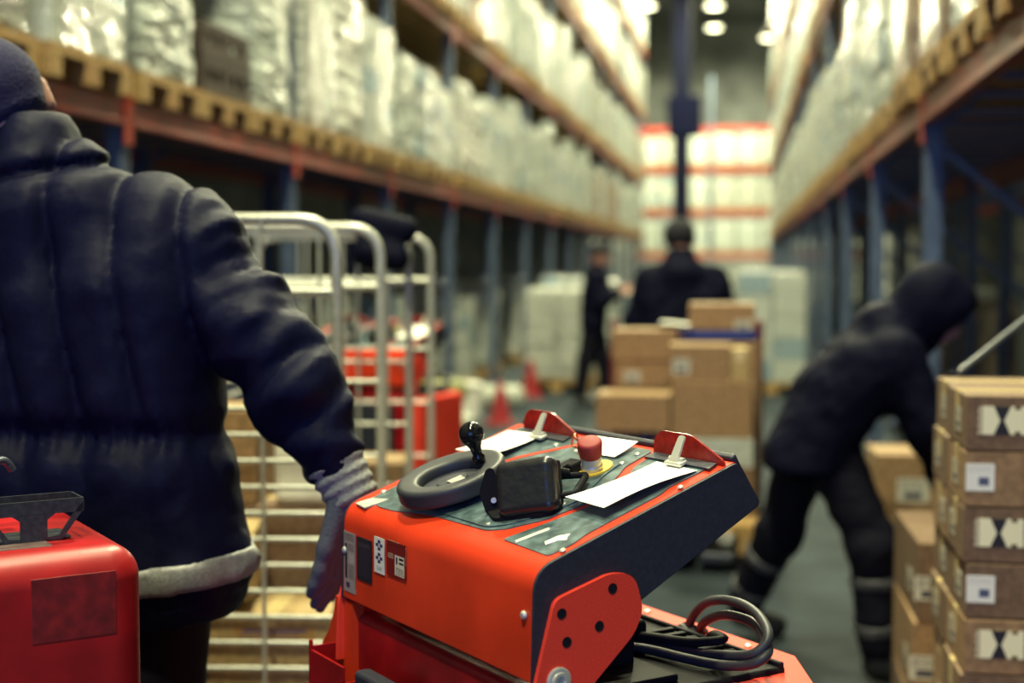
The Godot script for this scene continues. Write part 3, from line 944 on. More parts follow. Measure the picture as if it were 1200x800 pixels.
	kr.tube(rp, 0.0022, 8, false)
	kr.cyl(Vector3(0, 0, 0), Vector3(0, 0.028, 0), 0.003, 8)
	tp(t, "key", kr, M.copper, 0.318, 0.004, 0.262)
	# red wings at the back with dark strips and clips
	for e in [[0.045, 0.160], [0.404, 0.162]]:
		var wg = MB.new()
		wg.prism(round_poly([Vector2(0, -0.004), Vector2(0, 0.022), Vector2(0.016, 0.036), Vector2(0.085, 0.036), Vector2(e[1] - 0.006, 0.008), Vector2(e[1], -0.004)], [0, 0.01, 0.01, 0.012, 0.006, 0], 5), -0.002, 0.002, Basis(), Vector3.ZERO, 40.0)
		tp(t, "wing_plate", wg, M.wing, e[0], 0.0, 0.334, Basis(Vector3.RIGHT, -0.35))
		tp(t, "clip_strip", flat([Vector2(0.004, 0), Vector2(e[1] - 0.01, 0), Vector2(e[1] - 0.014, 0.018), Vector2(0.008, 0.018)], 0.004), M.steel_dark, e[0], 0.001, 0.312)
		var cl = MB.new()
		cl.rbox(Vector3(0, 0.005, 0), Vector3(0.036, 0.006, 0.016), 0.0025, 2)
		cl.prism(round_poly([Vector2(-0.009, 0), Vector2(-0.0065, 0.040), Vector2(0.0065, 0.040), Vector2(0.009, 0)], [0.002, 0.006, 0.006, 0.002], 5), 0.0, 0.003, Basis(Vector3.RIGHT, -0.75), Vector3(0, 0.006, 0.002), 40.0)
		cl.tube([Vector3(-0.016, 0.008, -0.004), Vector3(0.016, 0.008, -0.004)], 0.004, 8)
		tp(t, "paper_clip", cl, M.steel, e[0] + 0.088, 0.004, 0.305)
	# cables over the deck
	var c1 = [[0.262, 0.895, 0.494], [0.284, 0.927, 0.49], [0.326, 0.957, 0.48], [0.391, 0.978, 0.46], [0.459, 0.988, 0.44], [0.519, 0.986, 0.42], [0.562, 0.973, 0.40], [0.568, 0.956, 0.385], [0.551, 0.942, 0.37], [0.488, 0.930, 0.36], [0.434, 0.924, 0.35], [0.36, 0.92, 0.33], [0.30, 0.92, 0.28]]
	var c2 = [[0.290, 0.895, 0.495], [0.317, 0.923, 0.485], [0.374, 0.949, 0.47], [0.437, 0.963, 0.45], [0.503, 0.967, 0.43], [0.562, 0.953, 0.40], [0.574, 0.942, 0.38], [0.556, 0.930, 0.365], [0.511, 0.922, 0.35], [0.452, 0.92, 0.335], [0.378, 0.92, 0.315], [0.31, 0.92, 0.26]]
	for c in [c1, c2]:
		var pts = []
		for q in c: pts.append(Vector3(q[0], q[1], -q[2]))
		var cm = MB.new()
		cm.tube(spline(pts, 6), 0.0075, 12)
		cm.lathe(Vector3(pts[0].x, 0.9, pts[0].z), [Vector2(0.0165, 0), Vector2(0.0165, 0.004), Vector2(0.012, 0.008), Vector2(0.008, 0.009)], 16)
		part(t, "cable", cm, M.rubber)
	var bm3 = MB.new()
	bm3.tube(spline([Vector3(0.28, 0.93, -0.29), Vector3(0.36, 0.933, -0.33), Vector3(0.433, 0.937, -0.355), Vector3(0.475, 0.945, -0.372), Vector3(0.478, 0.947, -0.385), Vector3(0.44, 0.943, -0.40)], 5), 0.011, 10, true, 0.6)
	part(t, "cable_guard", bm3, M.black)
	return t
func circle(r: float, seg: int, sy: float) -> Array:
	var o = []
	for k in seg: o.append(Vector2(cos(TAU * k / seg) * r, sin(TAU * k / seg) * r * sy))
	return o

func truck_stickers():
	M.sticker = mat(Color(0.62, 0.60, 0.48), 0.5)
	M.torn = worn(mat(Color(0.62, 0.60, 0.55), 0.7), M.mott, 8.0)
	M.copper = mat(Color(0.62, 0.16, 0.08), 0.35, 0.6)
	var grey = Color(0.60, 0.55, 0.52)
	var ink = Color(0.10, 0.08, 0.12)
	M.label_a = printed(print_image(96, 224, Color(0.58, 0.52, 0.50), ink, [[0.08, 0.04, 0.9, 0.16, 1], [0.1, 0.2, 0.3, 0.78, 0], [0.4, 0.2, 0.9, 0.32, 1], [0.45, 0.36, 0.9, 0.5, 1, Color(0.75, 0.72, 0.66)], [0.4, 0.54, 0.9, 0.76, 1], [0.2, 0.84, 0.5, 0.93, 0, Color(0.2, 0.16, 0.3)]]))
	M.label_b = printed(print_image(112, 160, Color(0.10, 0.09, 0.13), Color(0.20, 0.16, 0.22), [[0.1, 0.12, 0.9, 0.22, 0], [0.1, 0.28, 0.9, 0.9, 1]]))
	var wrows = []
	for q in [[0.5, 0.12], [0.3, 0.22], [0.7, 0.22], [0.5, 0.32], [0.5, 0.48], [0.3, 0.58], [0.7, 0.58], [0.5, 0.68]]: wrows.append([q[0] - 0.14, q[1] - 0.045, q[0] + 0.14, q[1] + 0.045, 0])
	wrows.append([0.25, 0.82, 0.8, 0.93, 1])
	M.label_c = printed(print_image(96, 176, Color(0.86, 0.85, 0.80), Color(0.16, 0.14, 0.34), wrows))
	M.label_d = printed(print_image(128, 128, Color(0.44, 0.06, 0.06), ink, [[0.06, 0.06, 0.94, 0.14, 1, Color(0.3, 0.05, 0.06)], [0.44, 0.36, 0.94, 0.94, 0, Color(0.80, 0.76, 0.66)], [0.50, 0.42, 0.58, 0.62, 0], [0.66, 0.42, 0.90, 0.48, 0], [0.66, 0.54, 0.90, 0.60, 0], [0.50, 0.72, 0.90, 0.92, 1], [0.08, 0.36, 0.36, 0.52, 1, Color(0.80, 0.76, 0.66)]]))

func side_truck():
	# second truck close to the camera; local frame as in make_truck with its +x face towards the aisle
	var t = thing("order_picker_truck", "red truck body with folded steel holder on top, worker standing behind it", "pallet truck", Vector3(-0.788, 0, -1.80), -0.8561, "red order picker trucks")
	var b = MB.new()
	b.rbox(Vector3(-0.225, 0.585, 0.40), Vector3(0.45, 1.07, 0.80), 0.045, 6)
	part(t, "body", b, M.red_old)
	part(t, "face_patch", rb(Vector3(0.0016, 0.085, 0.11), 0.0006, 1), M.patch, Vector3(0.0002, 1.048, 0.098))
	part(t, "top_label", rb(Vector3(0.08, 0.0016, 0.30), 0.0006, 1), M.label_top, Vector3(-0.10, 1.1202, 0.26))
	part(t, "platform", rb(Vector3(0.74, 0.05, 1.05), 0.01, 2), M.steel_dark, Vector3(-0.83, 0.095, 0.12))
	for p in [Vector3(-0.12, 0.09, 0.12), Vector3(-0.12, 0.09, 0.68), Vector3(-0.34, 0.09, 0.68), Vector3(-0.34, 0.09, 0.12), Vector3(-1.15, 0.035, 0.45), Vector3(-1.15, 0.035, -0.3)]:
		var r = 0.09 if p.y > 0.05 else 0.035
		var wh = MB.new()
		wh.lathe(Vector3.ZERO, [Vector2(0, -0.03), Vector2(r * 0.9, -0.03), Vector2(r, -0.02), Vector2(r, 0.02), Vector2(r * 0.9, 0.03), Vector2(0, 0.03)], 20, Basis(Vector3(0, 1, 0), Vector3(1, 0, 0), Vector3(0, 0, -1)))
		part(t, "wheel", wh, M.rubber, p)
	# folded steel holder: top plate, neck and two struts with open corners
	var hd = MB.new()
	var B = Basis(Vector3(-0.0, 0, -1), Vector3(0, 1, 0), Vector3(1, 0, 0))
	hd.prism(round_poly([Vector2(-0.068, 0.036), Vector2(0.068, 0.036), Vector2(0.066, 0.055), Vector2(-0.066, 0.055)], 0.002, 2), -0.002, 0.002, B)
	hd.prism([Vector2(-0.018, 0.0), Vector2(0.018, 0.0), Vector2(0.018, 0.028), Vector2(0.030, 0.037), Vector2(-0.030, 0.037), Vector2(-0.018, 0.028)], -0.002, 0.002, B)
	for s in [-1, 1]:
		hd.prism([Vector2(s * 0.068, 0.052), Vector2(s * 0.058, 0.040), Vector2(s * 0.034, 0.006), Vector2(s * 0.018, 0.004), Vector2(s * 0.018, 0.0), Vector2(s * 0.038, 0.0), Vector2(s * 0.068, 0.04)], -0.002, 0.002, B)
		hd.rbox(Vector3(-0.03, 0.046, -s * 0.067), Vector3(0.06, 0.018, 0.003), 0.001, 1)
	hd.rbox(Vector3(-0.032, 0.002, 0), Vector3(0.066, 0.003, 0.10), 0.001, 1)
	hd.prism(round_poly([Vector2(-0.068, 0.036), Vector2(0.068, 0.036), Vector2(0.066, 0.055), Vector2(-0.066, 0.055)], 0.002, 2), -0.062, -0.058, B)
	part(t, "steel_holder", hd, M.steel_dark, Vector3(-0.10, 1.1212, 0.125))
	var hk = MB.new()
	hk.tube(spline([Vector3(0, 0, 0), Vector3(0.0, 0.05, 0.0), Vector3(0.0, 0.085, -0.015), Vector3(0, 0.10, -0.05), Vector3(0, 0.085, -0.065)], 5), 0.006, 8, true, 2.2)
	part(t, "hook", hk, M.steel_dark, Vector3(-0.22, 1.1195, 0.19))

# ---------------------------------------------------------------- people
func hand_bones(f: Fig, wr: Vector3, dirv: Vector3, palm: Vector3, thumb: Vector3, curl: float, k := 1.0):
	# palm and five fingers; curl bends each joint towards the palm side
	var s = thumb.normalized()
	var dd = dirv.normalized()
	var pn = palm.normalized()
	var lens = [0.040, 0.044, 0.041, 0.033]
	for i in 4:
		var across = s * (0.030 - 0.020 * i) * k
		var kn = wr + dd * (0.090 - 0.004 * absf(i - 1)) * k + across
		f.bone(wr + across * 0.6 + dd * 0.01, kn, 0.017 * k, 0.0125 * k)
		var p = kn
		var a = curl * 0.6
		for j in 3:
			var dv = dd * cos(a) + pn * sin(a)
			var q = p + dv * lens[i] * k * [1.0, 0.72, 0.55][j]
			f.bone(p, q, (0.0105 - 0.0008 * j) * k, (0.0098 - 0.001 * j) * k)
			p = q
			a += curl
	var t0 = wr + dd * 0.028 * k + s * 0.026 * k
	var t1 = t0 + (dd * 0.7 + s * 0.75 + pn * 0.35).normalized() * 0.042 * k
	var t2 = t1 + (dd * 0.95 + s * 0.2 + pn * 0.4).normalized() * 0.032 * k
	var t3 = t2 + (dd * 0.9 - s * 0.1 + pn * 0.5).normalized() * 0.024 * k
	f.bone(t0, t1, 0.016 * k, 0.0125 * k); f.bone(t1, t2, 0.0118 * k, 0.011 * k); f.bone(t2, t3, 0.0108 * k, 0.0085 * k)

func head_bones(f: Fig, c: Vector3, u: Vector3, fw: Vector3, neck: Vector3):
	var r = fw.cross(u).normalized()
	f.bone(c + u * 0.028 - fw * 0.026, c + u * 0.028 + fw * 0.018, 0.086, 0.080)
	f.bone(c - u * 0.01 + fw * 0.012, c - u * 0.045 + fw * 0.02, 0.070, 0.060)
	f.bone(c - u * 0.062 + fw * 0.02, c - u * 0.088 + fw * 0.062, 0.054, 0.026)
	for s in [-1, 1]:
		f.bone(c - u * 0.030 + r * s * 0.040 + fw * 0.052, c - u * 0.05 + r * s * 0.03 + fw * 0.05, 0.026, 0.022)
		f.bone(c + u * 0.018 + r * s * 0.018 + fw * 0.088, c + u * 0.016 + r * s * 0.045 + fw * 0.072, 0.011, 0.010)
		f.bone(c - u * 0.008 + r * s * 0.032 + fw * 0.076, c - u * 0.010 + r * s * 0.033 + fw * 0.076, 0.013, 0.013)
		f.bone(c + u * 0.012 + r * s * 0.086 - fw * 0.004, c - u * 0.028 + r * s * 0.082 + fw * 0.004, 0.014, 0.010)
		f.bone(c - u * 0.040 + r * s * 0.008 + fw * 0.098, c - u * 0.041 + r * s * 0.010 + fw * 0.096, 0.009, 0.008)
	f.bone(c + u * 0.004 + fw * 0.092, c - u * 0.036 + fw * 0.108, 0.010, 0.013)
	f.bone(c - u * 0.062 - r * 0.018 + fw * 0.088, c - u * 0.062 + r * 0.018 + fw * 0.088, 0.009, 0.009)
	f.bone(c - u * 0.074 - r * 0.013 + fw * 0.087, c - u * 0.074 + r * 0.013 + fw * 0.087, 0.0095, 0.0095)
	f.bone(c - u * 0.05 - fw * 0.018, neck, 0.056, 0.062)

func figure(called: String, label: String, base: Vector3, J: Dictionary, o: Dictionary) -> Node3D:
	var t = thing(called, label, "person", base)
	var P = {}
	for k in J:
		P[k] = J[k] - base if not (k in ["fw", "palmL", "palmR", "thumbL", "thumbR", "front", "handL", "handR"]) else J[k]
	var cell: float = o.get("cell", 0.014)
	var fine: float = o.get("fine", 0.005)
	var hu = (P.head - P.neck).normalized()
	if o.has("headup"): hu = o.headup
	var fw: Vector3 = (P.fw - hu * P.fw.dot(hu)).normalized()
	var up = (P.neck - P.hip).normalized()
	var right = (P.shR - P.shL).normalized()
	# body under the clothes: one mesh
	var body = MB.new()
	var f = Fig.new()
	f.k = 0.05
	f.bone(P.hip + right * 0.06, P.neck - up * 0.22 + right * 0.07, 0.075, 0.075); f.bone(P.hip - right * 0.06, P.neck - up * 0.22 - right * 0.07, 0.075, 0.075)
	f.bone(P.shL, P.shR, 0.055, 0.055); f.bone(P.neck - up * 0.2, P.neck, 0.07, 0.055); f.bone(P.neck, P.head - hu * 0.05, 0.055, 0.055)
	for s in ["L", "R"]:
		f.bone(P["sh" + s], P["el" + s], 0.050, 0.040); f.bone(P["el" + s], P["wr" + s], 0.040, 0.028)
		f.bone(P["hp" + s], P["kn" + s], 0.078, 0.055); f.bone(P["kn" + s], P["an" + s], 0.052, 0.036); f.bone(P["an" + s], P["to" + s], 0.036, 0.03)
	f.auto(body, maxf(cell, 0.018))
	var hf = Fig.new()
	hf.k = 0.018
	head_bones(hf, P.head, hu, fw, P.neck)
	hf.auto(body, fine)
	if not o.get("gloves", false):
		for s in ["L", "R"]:
			var h = Fig.new()
			h.k = 0.008
			h.bone(P["wr" + s] - P["hand" + s].normalized() * 0.05, P["wr" + s] + P["hand" + s].normalized() * 0.02, 0.03, 0.026)
			hand_bones(h, P["wr" + s], P["hand" + s], P["palm" + s], P["thumb" + s], o.get("curl" + s, 0.35))
			h.auto(body, minf(fine, 0.005))
	part(t, "body", body, M.skin)
	var rr = fw.cross(hu).normalized()
	for s in [-1, 1]:
		var e = MB.new()
		e.lathe(P.head - hu * 0.010 + rr * s * 0.032 + fw * 0.084, [Vector2(0.0, 0.008), Vector2(0.005, 0.006), Vector2(0.006, 0.0)], 8, e.frame(fw))
		part(t, "eye", e, M.eye)
	# gloves
	if o.get("gloves", false):
		for s in ["L", "R"]:
			var g = MB.new()
			var h = Fig.new()
			h.k = 0.012
			var fa: Vector3 = (P["el" + s] - P["wr" + s]).normalized()
			h.bone(P["wr" + s] + fa * 0.05, P["wr" + s], 0.036, 0.038); h.bone(P["wr" + s], P["wr" + s] + P["hand" + s].normalized() * 0.02, 0.038, 0.034)
			hand_bones(h, P["wr" + s], P["hand" + s], P["palm" + s], P["thumb" + s], o.get("curl" + s, 0.35), 1.18)
			h.auto(g, minf(fine, 0.006))
			var go = part(t, "glove", g, M.glove)
			var cf = MB.new()
			var cu = Fig.new()
			var dn = -fa
			cu.bone(P["wr" + s] + fa * 0.06, P["wr" + s] - fa * 0.01, 0.051, 0.045)
			var wp = P["wr" + s]
			cu.shape = func(p, d): return maxf(d + 0.003 * sin((p - wp).dot(dn) * 300.0), absf((p - wp).dot(dn) + 0.022) - 0.045)
			cu.auto(cf, 0.006)
			part(go, "cuff", cf, M.cuff)
	# trousers
	var tr = MB.new()
	var tf = Fig.new()
	tf.k = 0.05
	tf.bone(P.hpL, P.hpR, 0.115, 0.115)
	var nz = FastNoiseLite.new()
	nz.seed = int(base.x * 100) + 7; nz.frequency = 5.0; nz.fractal_octaves = 2
	for s in ["L", "R"]:
		tf.bone(P["hp" + s], P["kn" + s], 0.108, 0.085); tf.bone(P["kn" + s], P["an" + s] + (P["kn" + s] - P["an" + s]).normalized() * 0.06, 0.083, 0.075)
	tf.shape = func(p, d): return d + 0.010 * nz.get_noise_3d(p.x, p.y * 2.0, p.z)
	tf.auto(tr, cell)
	var tro = part(t, "trousers", tr, M.trousers)
	if o.get("leg_bands", false):
		for s in ["L", "R"]:
			for fr in [0.3, 0.72]:
				var c0: Vector3 = P["kn" + s].lerp(P["an" + s], fr)
				var ax: Vector3 = (P["kn" + s] - P["an" + s]).normalized()
				var lb = MB.new()
				var lf = Fig.new()
				lf.bone(P["kn" + s], P["an" + s] + ax * 0.06, 0.089, 0.081)
				lf.shape = func(p, d): return maxf(d + 0.010 * nz.get_noise_3d(p.x, p.y * 2.0, p.z), absf((p - c0).dot(ax)) - 0.022)
				var c1 = c0 - Vector3.ONE * 0.12
				lf.net(lb, 0.01, c1, c0 + Vector3.ONE * 0.12)
				part(tro, "reflective_band", lb, M.reflective_dim)
	# boots
	for s in ["L", "R"]:
		var b = MB.new()
		var bf = Fig.new()
		bf.k = 0.03
		bf.bone(P["an" + s] + (P["kn" + s] - P["an" + s]).normalized() * 0.08, P["an" + s], 0.056, 0.052)
		bf.bone(P["an" + s] - Vector3(0, 0.03, 0), P["to" + s], 0.050, 0.046)
		var gy: float = P["to" + s].y - 0.046
		bf.shape = func(p, d): return maxf(d, gy + 0.002 - p.y)
		bf.auto(b, 0.009)
		part(t, "boot", b, M.boot)
	# cap
	var cp = MB.new()
	var cf2 = Fig.new()
	cf2.k = 0.03
	cf2.bone(P.head + hu * 0.040 - fw * 0.026, P.head + hu * 0.040 + fw * 0.016, 0.100, 0.094)
	cf2.bone(P.head + hu * 0.075 - fw * 0.01, P.head + hu * 0.09, 0.07, 0.05)
	var hc: Vector3 = P.head
	var low: float = o.get("cap_low", 0.005)
	cf2.shape = func(p, d):
		var y = (p - hc).dot(hu) - (p - hc).dot(fw) * 0.22
		var dd = d - 0.006 * smoothstep(low + 0.05, low + 0.035, y)
		return maxf(dd, low - y)
	cf2.auto(cp, minf(fine * 1.4, 0.009))
	part(t, "knit_cap", cp, o.get("cap", M.knit))
	# jacket
	var jk = MB.new()
	var jf = Fig.new()
	jf.k = o.get("jk", 0.06)
	var g: float = o.get("puff", 1.0)
	var hw: float = o.get("half", 0.155)
	var hem: float = o.get("hem", 0.20)
	for s in [-1, 1]:
		var ch = P.neck - up * 0.20 + right * s * hw
		var wa = P.hip + up * 0.13 + right * s * (hw - 0.015)
		var he = P.hip - up * (hem - 0.12) + right * s * (hw - 0.01)
		if o.has("hem_drop"): he = P.hip + o.hem_drop + right * s * (hw - 0.01)
		jf.bone(ch, wa, 0.135 * g, 0.125 * g); jf.bone(wa, he, 0.125 * g, 0.142 * g)
		jf.bone(P.neck - up * o.get("trap", 0.10) + right * s * 0.02, P["sh" + ("R" if s > 0 else "L")], 0.10 * g, 0.090 * g)
	jf.bone(P.neck - up * 0.22, P.hip + up * 0.1, 0.14 * g, 0.13 * g)
	jf.bone(P.hip + up * 0.1, P.hip - up * (hem - 0.12) if not o.has("hem_drop") else P.hip + o.hem_drop, 0.13 * g, 0.14 * g)
	for s in ["L", "R"]:
		jf.bone(P["sh" + s], P["el" + s], 0.090 * g, 0.078 * g); jf.bone(P["el" + s], P["wr" + s] + (P["el" + s] - P["wr" + s]).normalized() * o.get("sleeve", 0.035), 0.078 * g, 0.060 * g)
	var cr: float = o.get("collar", 0.085)
	jf.bone(P.neck - up * 0.06, P.neck.lerp(P.head, 0.35), cr + 0.035, cr)
	if o.has("hood"): jf.bone(P.neck - up * 0.03 - P.front * 0.06 - right * 0.05, P.neck - up * 0.03 - P.front * 0.06 + right * 0.05, 0.085, 0.085)
	var hipc: Vector3 = P.hip
	var nck: Vector3 = P.neck
	var hembot: float = hem
	var crumple: float = o.get("crumple", 1.0)
	var custom = o.get("shape", null)
	jf.shape = func(p, d):
		var dd = d + crumple * 0.012 * nz.get_noise_3d(p.x * 1.6, p.y * 1.6, p.z * 1.6) + crumple * 0.006 * nz.get_noise_3d(p.x * 4.0 + 9.0, p.y * 4.0, p.z * 4.0)
		if custom != null: dd = custom.call(p, dd)
		if not o.has("hem_drop"):
			var y = (p - hipc).dot(up)
			var lateral = absf((p - hipc).dot(right))
			if lateral < 0.34: dd = maxf(dd, -hembot - y)
		else:
			if (p - hipc).dot(right) < 9.0 and p.y < hipc.y + o.hem_drop.y - 0.03 and (p - hipc).length() < 0.36: dd = maxf(dd, hipc.y + o.hem_drop.y - 0.03 - p.y)
		# open collar top
		dd = maxf(dd, (p - nck).dot(up) - o.get("collar_top", 0.085))
		return dd
	jf.auto(jk, o.get("jcell", cell))
	var jo = part(t, "jacket", jk, o.get("jacket", M.jacket))
	if o.get("hood_up", false):
		var hm = MB.new()
		var hd = Fig.new()
		hd.k = 0.05
		hd.bone(P.head + hu * 0.035 - fw * 0.035, P.head + hu * 0.03 + fw * 0.02, 0.122, 0.112)
		hd.bone(P.head - hu * 0.03 - fw * 0.02, P.neck, 0.115, 0.125)
		hd.shape = func(p, d): return maxf(d, 0.098 - ((p - hc - fw * 0.115 + hu * 0.01) * Vector3(1, 1, 1)).length())
		hd.auto(hm, 0.012)
		part(jo, "hood", hm, o.get("jacket", M.jacket))
	if o.has("band"):
		var bd = MB.new()
		var bf = Fig.new()
		bf.k = jf.k
		bf.A = jf.A; bf.AB = jf.AB; bf.inv = jf.inv; bf.ra = jf.ra; bf.rb = jf.rb
		var js = jf.shape
		bf.shape = func(p, d): return maxf(js.call(p, d) - 0.005, absf((p - hipc).dot(up) - o.band) - 0.026)
		bf.net(bd, o.get("jcell", cell), hipc + up * o.band - Vector3(0.40, 0.07, 0.30), hipc + up * o.band + Vector3(0.40, 0.07, 0.30))
		part(jo, "reflective_band", bd, M.reflective)
	return t

func people():
	# worker with his back to the camera, one hand down beside the console
	var base = Vector3(-1.13, 0.12, -2.36)
	var J = {
		"hip": Vector3(-1.145, 1.02, -2.38), "neck": Vector3(-1.215, 1.645, -2.38), "head": Vector3(-1.315, 1.765, -2.40),
		"shL": Vector3(-1.43, 1.545, -2.40), "shR": Vector3(-0.975, 1.540, -2.38),
		"elR": Vector3(-0.755, 1.295, -2.34), "wrR": Vector3(-0.655, 1.115, -2.33), "handR": Vector3(-0.22, -1.0, 0.03), "palmR": Vector3(-0.6, 0, -0.8), "thumbR": Vector3(0.3, 0, -0.95),
		"elL": Vector3(-1.50, 1.26, -2.40), "wrL": Vector3(-1.46, 1.05, -2.52), "handL": Vector3(0.1, -1.0, -0.3), "palmL": Vector3(0.8, 0, -0.3), "thumbL": Vector3(0.2, 0, -0.95),
		"hpL": Vector3(-1.245, 0.95, -2.38), "hpR": Vector3(-1.045, 0.95, -2.38), "knL": Vector3(-1.24, 0.58, -2.40), "knR": Vector3(-1.03, 0.58, -2.40),
		"anL": Vector3(-1.235, 0.21, -2.38), "anR": Vector3(-1.02, 0.21, -2.38), "toL": Vector3(-1.25, 0.168, -2.53), "toR": Vector3(-1.01, 0.168, -2.53),
		"fw": Vector3(-0.45, -0.1, -1), "front": Vector3(0, 0, -1)}
	var fold = FastNoiseLite.new()
	fold.seed = 31; fold.frequency = 6.0; fold.fractal_octaves = 2
	var shape = func(p, d):
		var q = p + base
		var t = clampf((q.y - 1.02) / 0.625, -0.4, 1.0)
		var cx = lerpf(-1.145, -1.215, t)
		var u = q.x - cx
		var armish = smoothstep(0.26, 0.33, u)
		var dd = d
		# quilting seams with puffed bays between
		if armish < 0.99:
			var near = 9.0
			for s in [-0.27, -0.165, -0.055, 0.055, 0.165, 0.275]:
				near = minf(near, absf(u - s - 0.012 * sin(q.y * 7.0)))
			var up_part = smoothstep(1.23, 1.27, q.y)
			var vv = clampf(1.0 - near / 0.055, 0.0, 1.0)
			dd += (1.0 - armish) * (0.022 * vv * vv * vv - 0.004) * (0.40 + 0.60 * up_part)
			# elastic waist with gathers
			var wy = (q.y - 1.205) / 0.030
			dd += (1.0 - armish) * exp(-wy * wy) * (0.022 + 0.005 * sin(u * 230.0 + 5.0 * q.z))
			var gy = smoothstep(0.16, 0.0, absf(q.y - 1.205))
			dd += (1.0 - armish) * gy * 0.006 * sin(u * 62.0 + 3.0 * sin(q.y * 9.0) + 8.0 * q.z)
			# hem stitching
			dd += 0.006 * exp(-pow((q.y - 0.925) / 0.006, 2))
		# sleeve folds across the arm
		var ax = Vector3(0.60, -0.80, 0.02)
		var along = (q - Vector3(-0.90, 1.47, -2.37)).dot(ax)
		if armish > 0.01:
			dd += armish * (0.005 * sin(along * 40.0 + 4.0 * fold.get_noise_3d(q.x * 0.6, q.y * 0.6, q.z * 0.6)) + 0.022 * fold.get_noise_3d(along * 2.0, (q.x + q.y) * 0.5, q.z * 0.9))
		# collar fold
		dd += 0.022 * exp(-pow((q.y - 1.655 - 0.18 * (q.x + 1.2)) / 0.014, 2)) * (1.0 - armish)
		return dd
	figure("person", "worker in dark quilted jacket with pale hem band, back turned, beside red truck", base, J, {"cell": 0.014, "jcell": 0.0095, "fine": 0.006, "gloves": true, "cap": M.knit, "cap_low": -0.06, "half": 0.155, "puff": 1.06, "hem": 0.165, "band": -0.075, "collar": 0.098, "collar_top": 0.12, "trap": 0.045, "crumple": 0.35, "sleeve": 0.085, "shape": shape, "curlR": 0.18, "curlL": 0.3, "jk": 0.05})
	# worker on the far side of the carton pallet, back turned
	base = Vector3(-0.35, 0.0, -8.9)
	J = {
		"hip": Vector3(-0.34, 0.95, -8.9), "neck": Vector3(-0.365, 1.475, -8.93), "head": Vector3(-0.375, 1.635, -8.97),
		"shL": Vector3(-0.55, 1.385, -8.93), "shR": Vector3(-0.17, 1.385, -8.93),
		"elL": Vector3(-0.64, 1.13, -8.96), "elR": Vector3(-0.07, 1.13, -8.96), "wrL": Vector3(-0.58, 1.02, -9.16), "wrR": Vector3(-0.13, 1.02, -9.16),
		"handL": Vector3(0.3, 0.0, -1.0), "handR": Vector3(-0.3, 0.0, -1.0), "palmL": Vector3(0.2, -1, 0), "palmR": Vector3(-0.2, -1, 0), "thumbL": Vector3(1, 0, 0.2), "thumbR": Vector3(-1, 0, 0.2),
		"hpL": Vector3(-0.44, 0.90, -8.9), "hpR": Vector3(-0.24, 0.90, -8.9), "knL": Vector3(-0.45, 0.50, -8.93), "knR": Vector3(-0.23, 0.50, -8.93),
		"anL": Vector3(-0.45, 0.09, -8.88), "anR": Vector3(-0.22, 0.09, -8.88), "toL": Vector3(-0.47, 0.046, -9.03), "toR": Vector3(-0.21, 0.046, -9.03),
		"fw": Vector3(0.05, -0.15, -1), "front": Vector3(0, 0, -1)}
	figure("person", "worker in dark hooded jacket, back turned, behind the pile of brown cartons", base, J, {"cell": 0.02, "fine": 0.008, "cap": M.knit_black, "cap_low": -0.10, "jacket": M.jacket_black, "half": 0.15, "puff": 1.02, "hem": 0.18, "collar": 0.095, "collar_top": 0.12, "hood": true})
	# man further down the aisle reading a sheet
	base = Vector3(-1.50, 0.0, -14.9)
	J = {
		"hip": Vector3(-1.52, 0.92, -14.9), "neck": Vector3(-1.50, 1.42, -14.9), "head": Vector3(-1.46, 1.575, -14.9),
		"shL": Vector3(-1.47, 1.345, -15.07), "shR": Vector3(-1.47, 1.345, -14.73),
		"elL": Vector3(-1.42, 1.10, -15.10), "elR": Vector3(-1.42, 1.10, -14.68), "wrL": Vector3(-1.26, 1.20, -15.0), "wrR": Vector3(-1.24, 1.20, -14.78),
		"handL": Vector3(1, 0.1, 0.1), "handR": Vector3(1, 0.1, -0.1), "palmL": Vector3(0, 0.2, 1), "palmR": Vector3(0, 0.2, -1), "thumbL": Vector3(0, 1, 0.2), "thumbR": Vector3(0, 1, -0.2),
		"hpL": Vector3(-1.52, 0.88, -15.0), "hpR": Vector3(-1.52, 0.88, -14.8), "knL": Vector3(-1.43, 0.49, -15.0), "knR": Vector3(-1.60, 0.48, -14.8),
		"anL": Vector3(-1.40, 0.09, -15.0), "anR": Vector3(-1.66, 0.09, -14.8), "toL": Vector3(-1.26, 0.046, -15.0), "toR": Vector3(-1.53, 0.046, -14.79),
		"fw": Vector3(1, -0.25, 0.25), "front": Vector3(1, 0, 0)}
	figure("person", "man in dark jacket standing in the aisle, holding a sheet of paper", base, J, {"cell": 0.022, "fine": 0.008, "cap": M.knit_black, "cap_low": 0.01, "jacket": M.jacket_black, "half": 0.12, "puff": 0.95, "hem": 0.16})
	whole("paper_sheet", sheet(0.21, 0.30, func(u, v): return 0.02 * sin(v * 9.0) + 0.0 * u), M.paper, "white sheet held by the man standing in the aisle", "paper", Vector3(-1.17, 1.19, -14.75), -PI / 2 + 0.2)
	# worker bending over the stacked cartons
	base = Vector3(0.35, 0.0, -5.3)
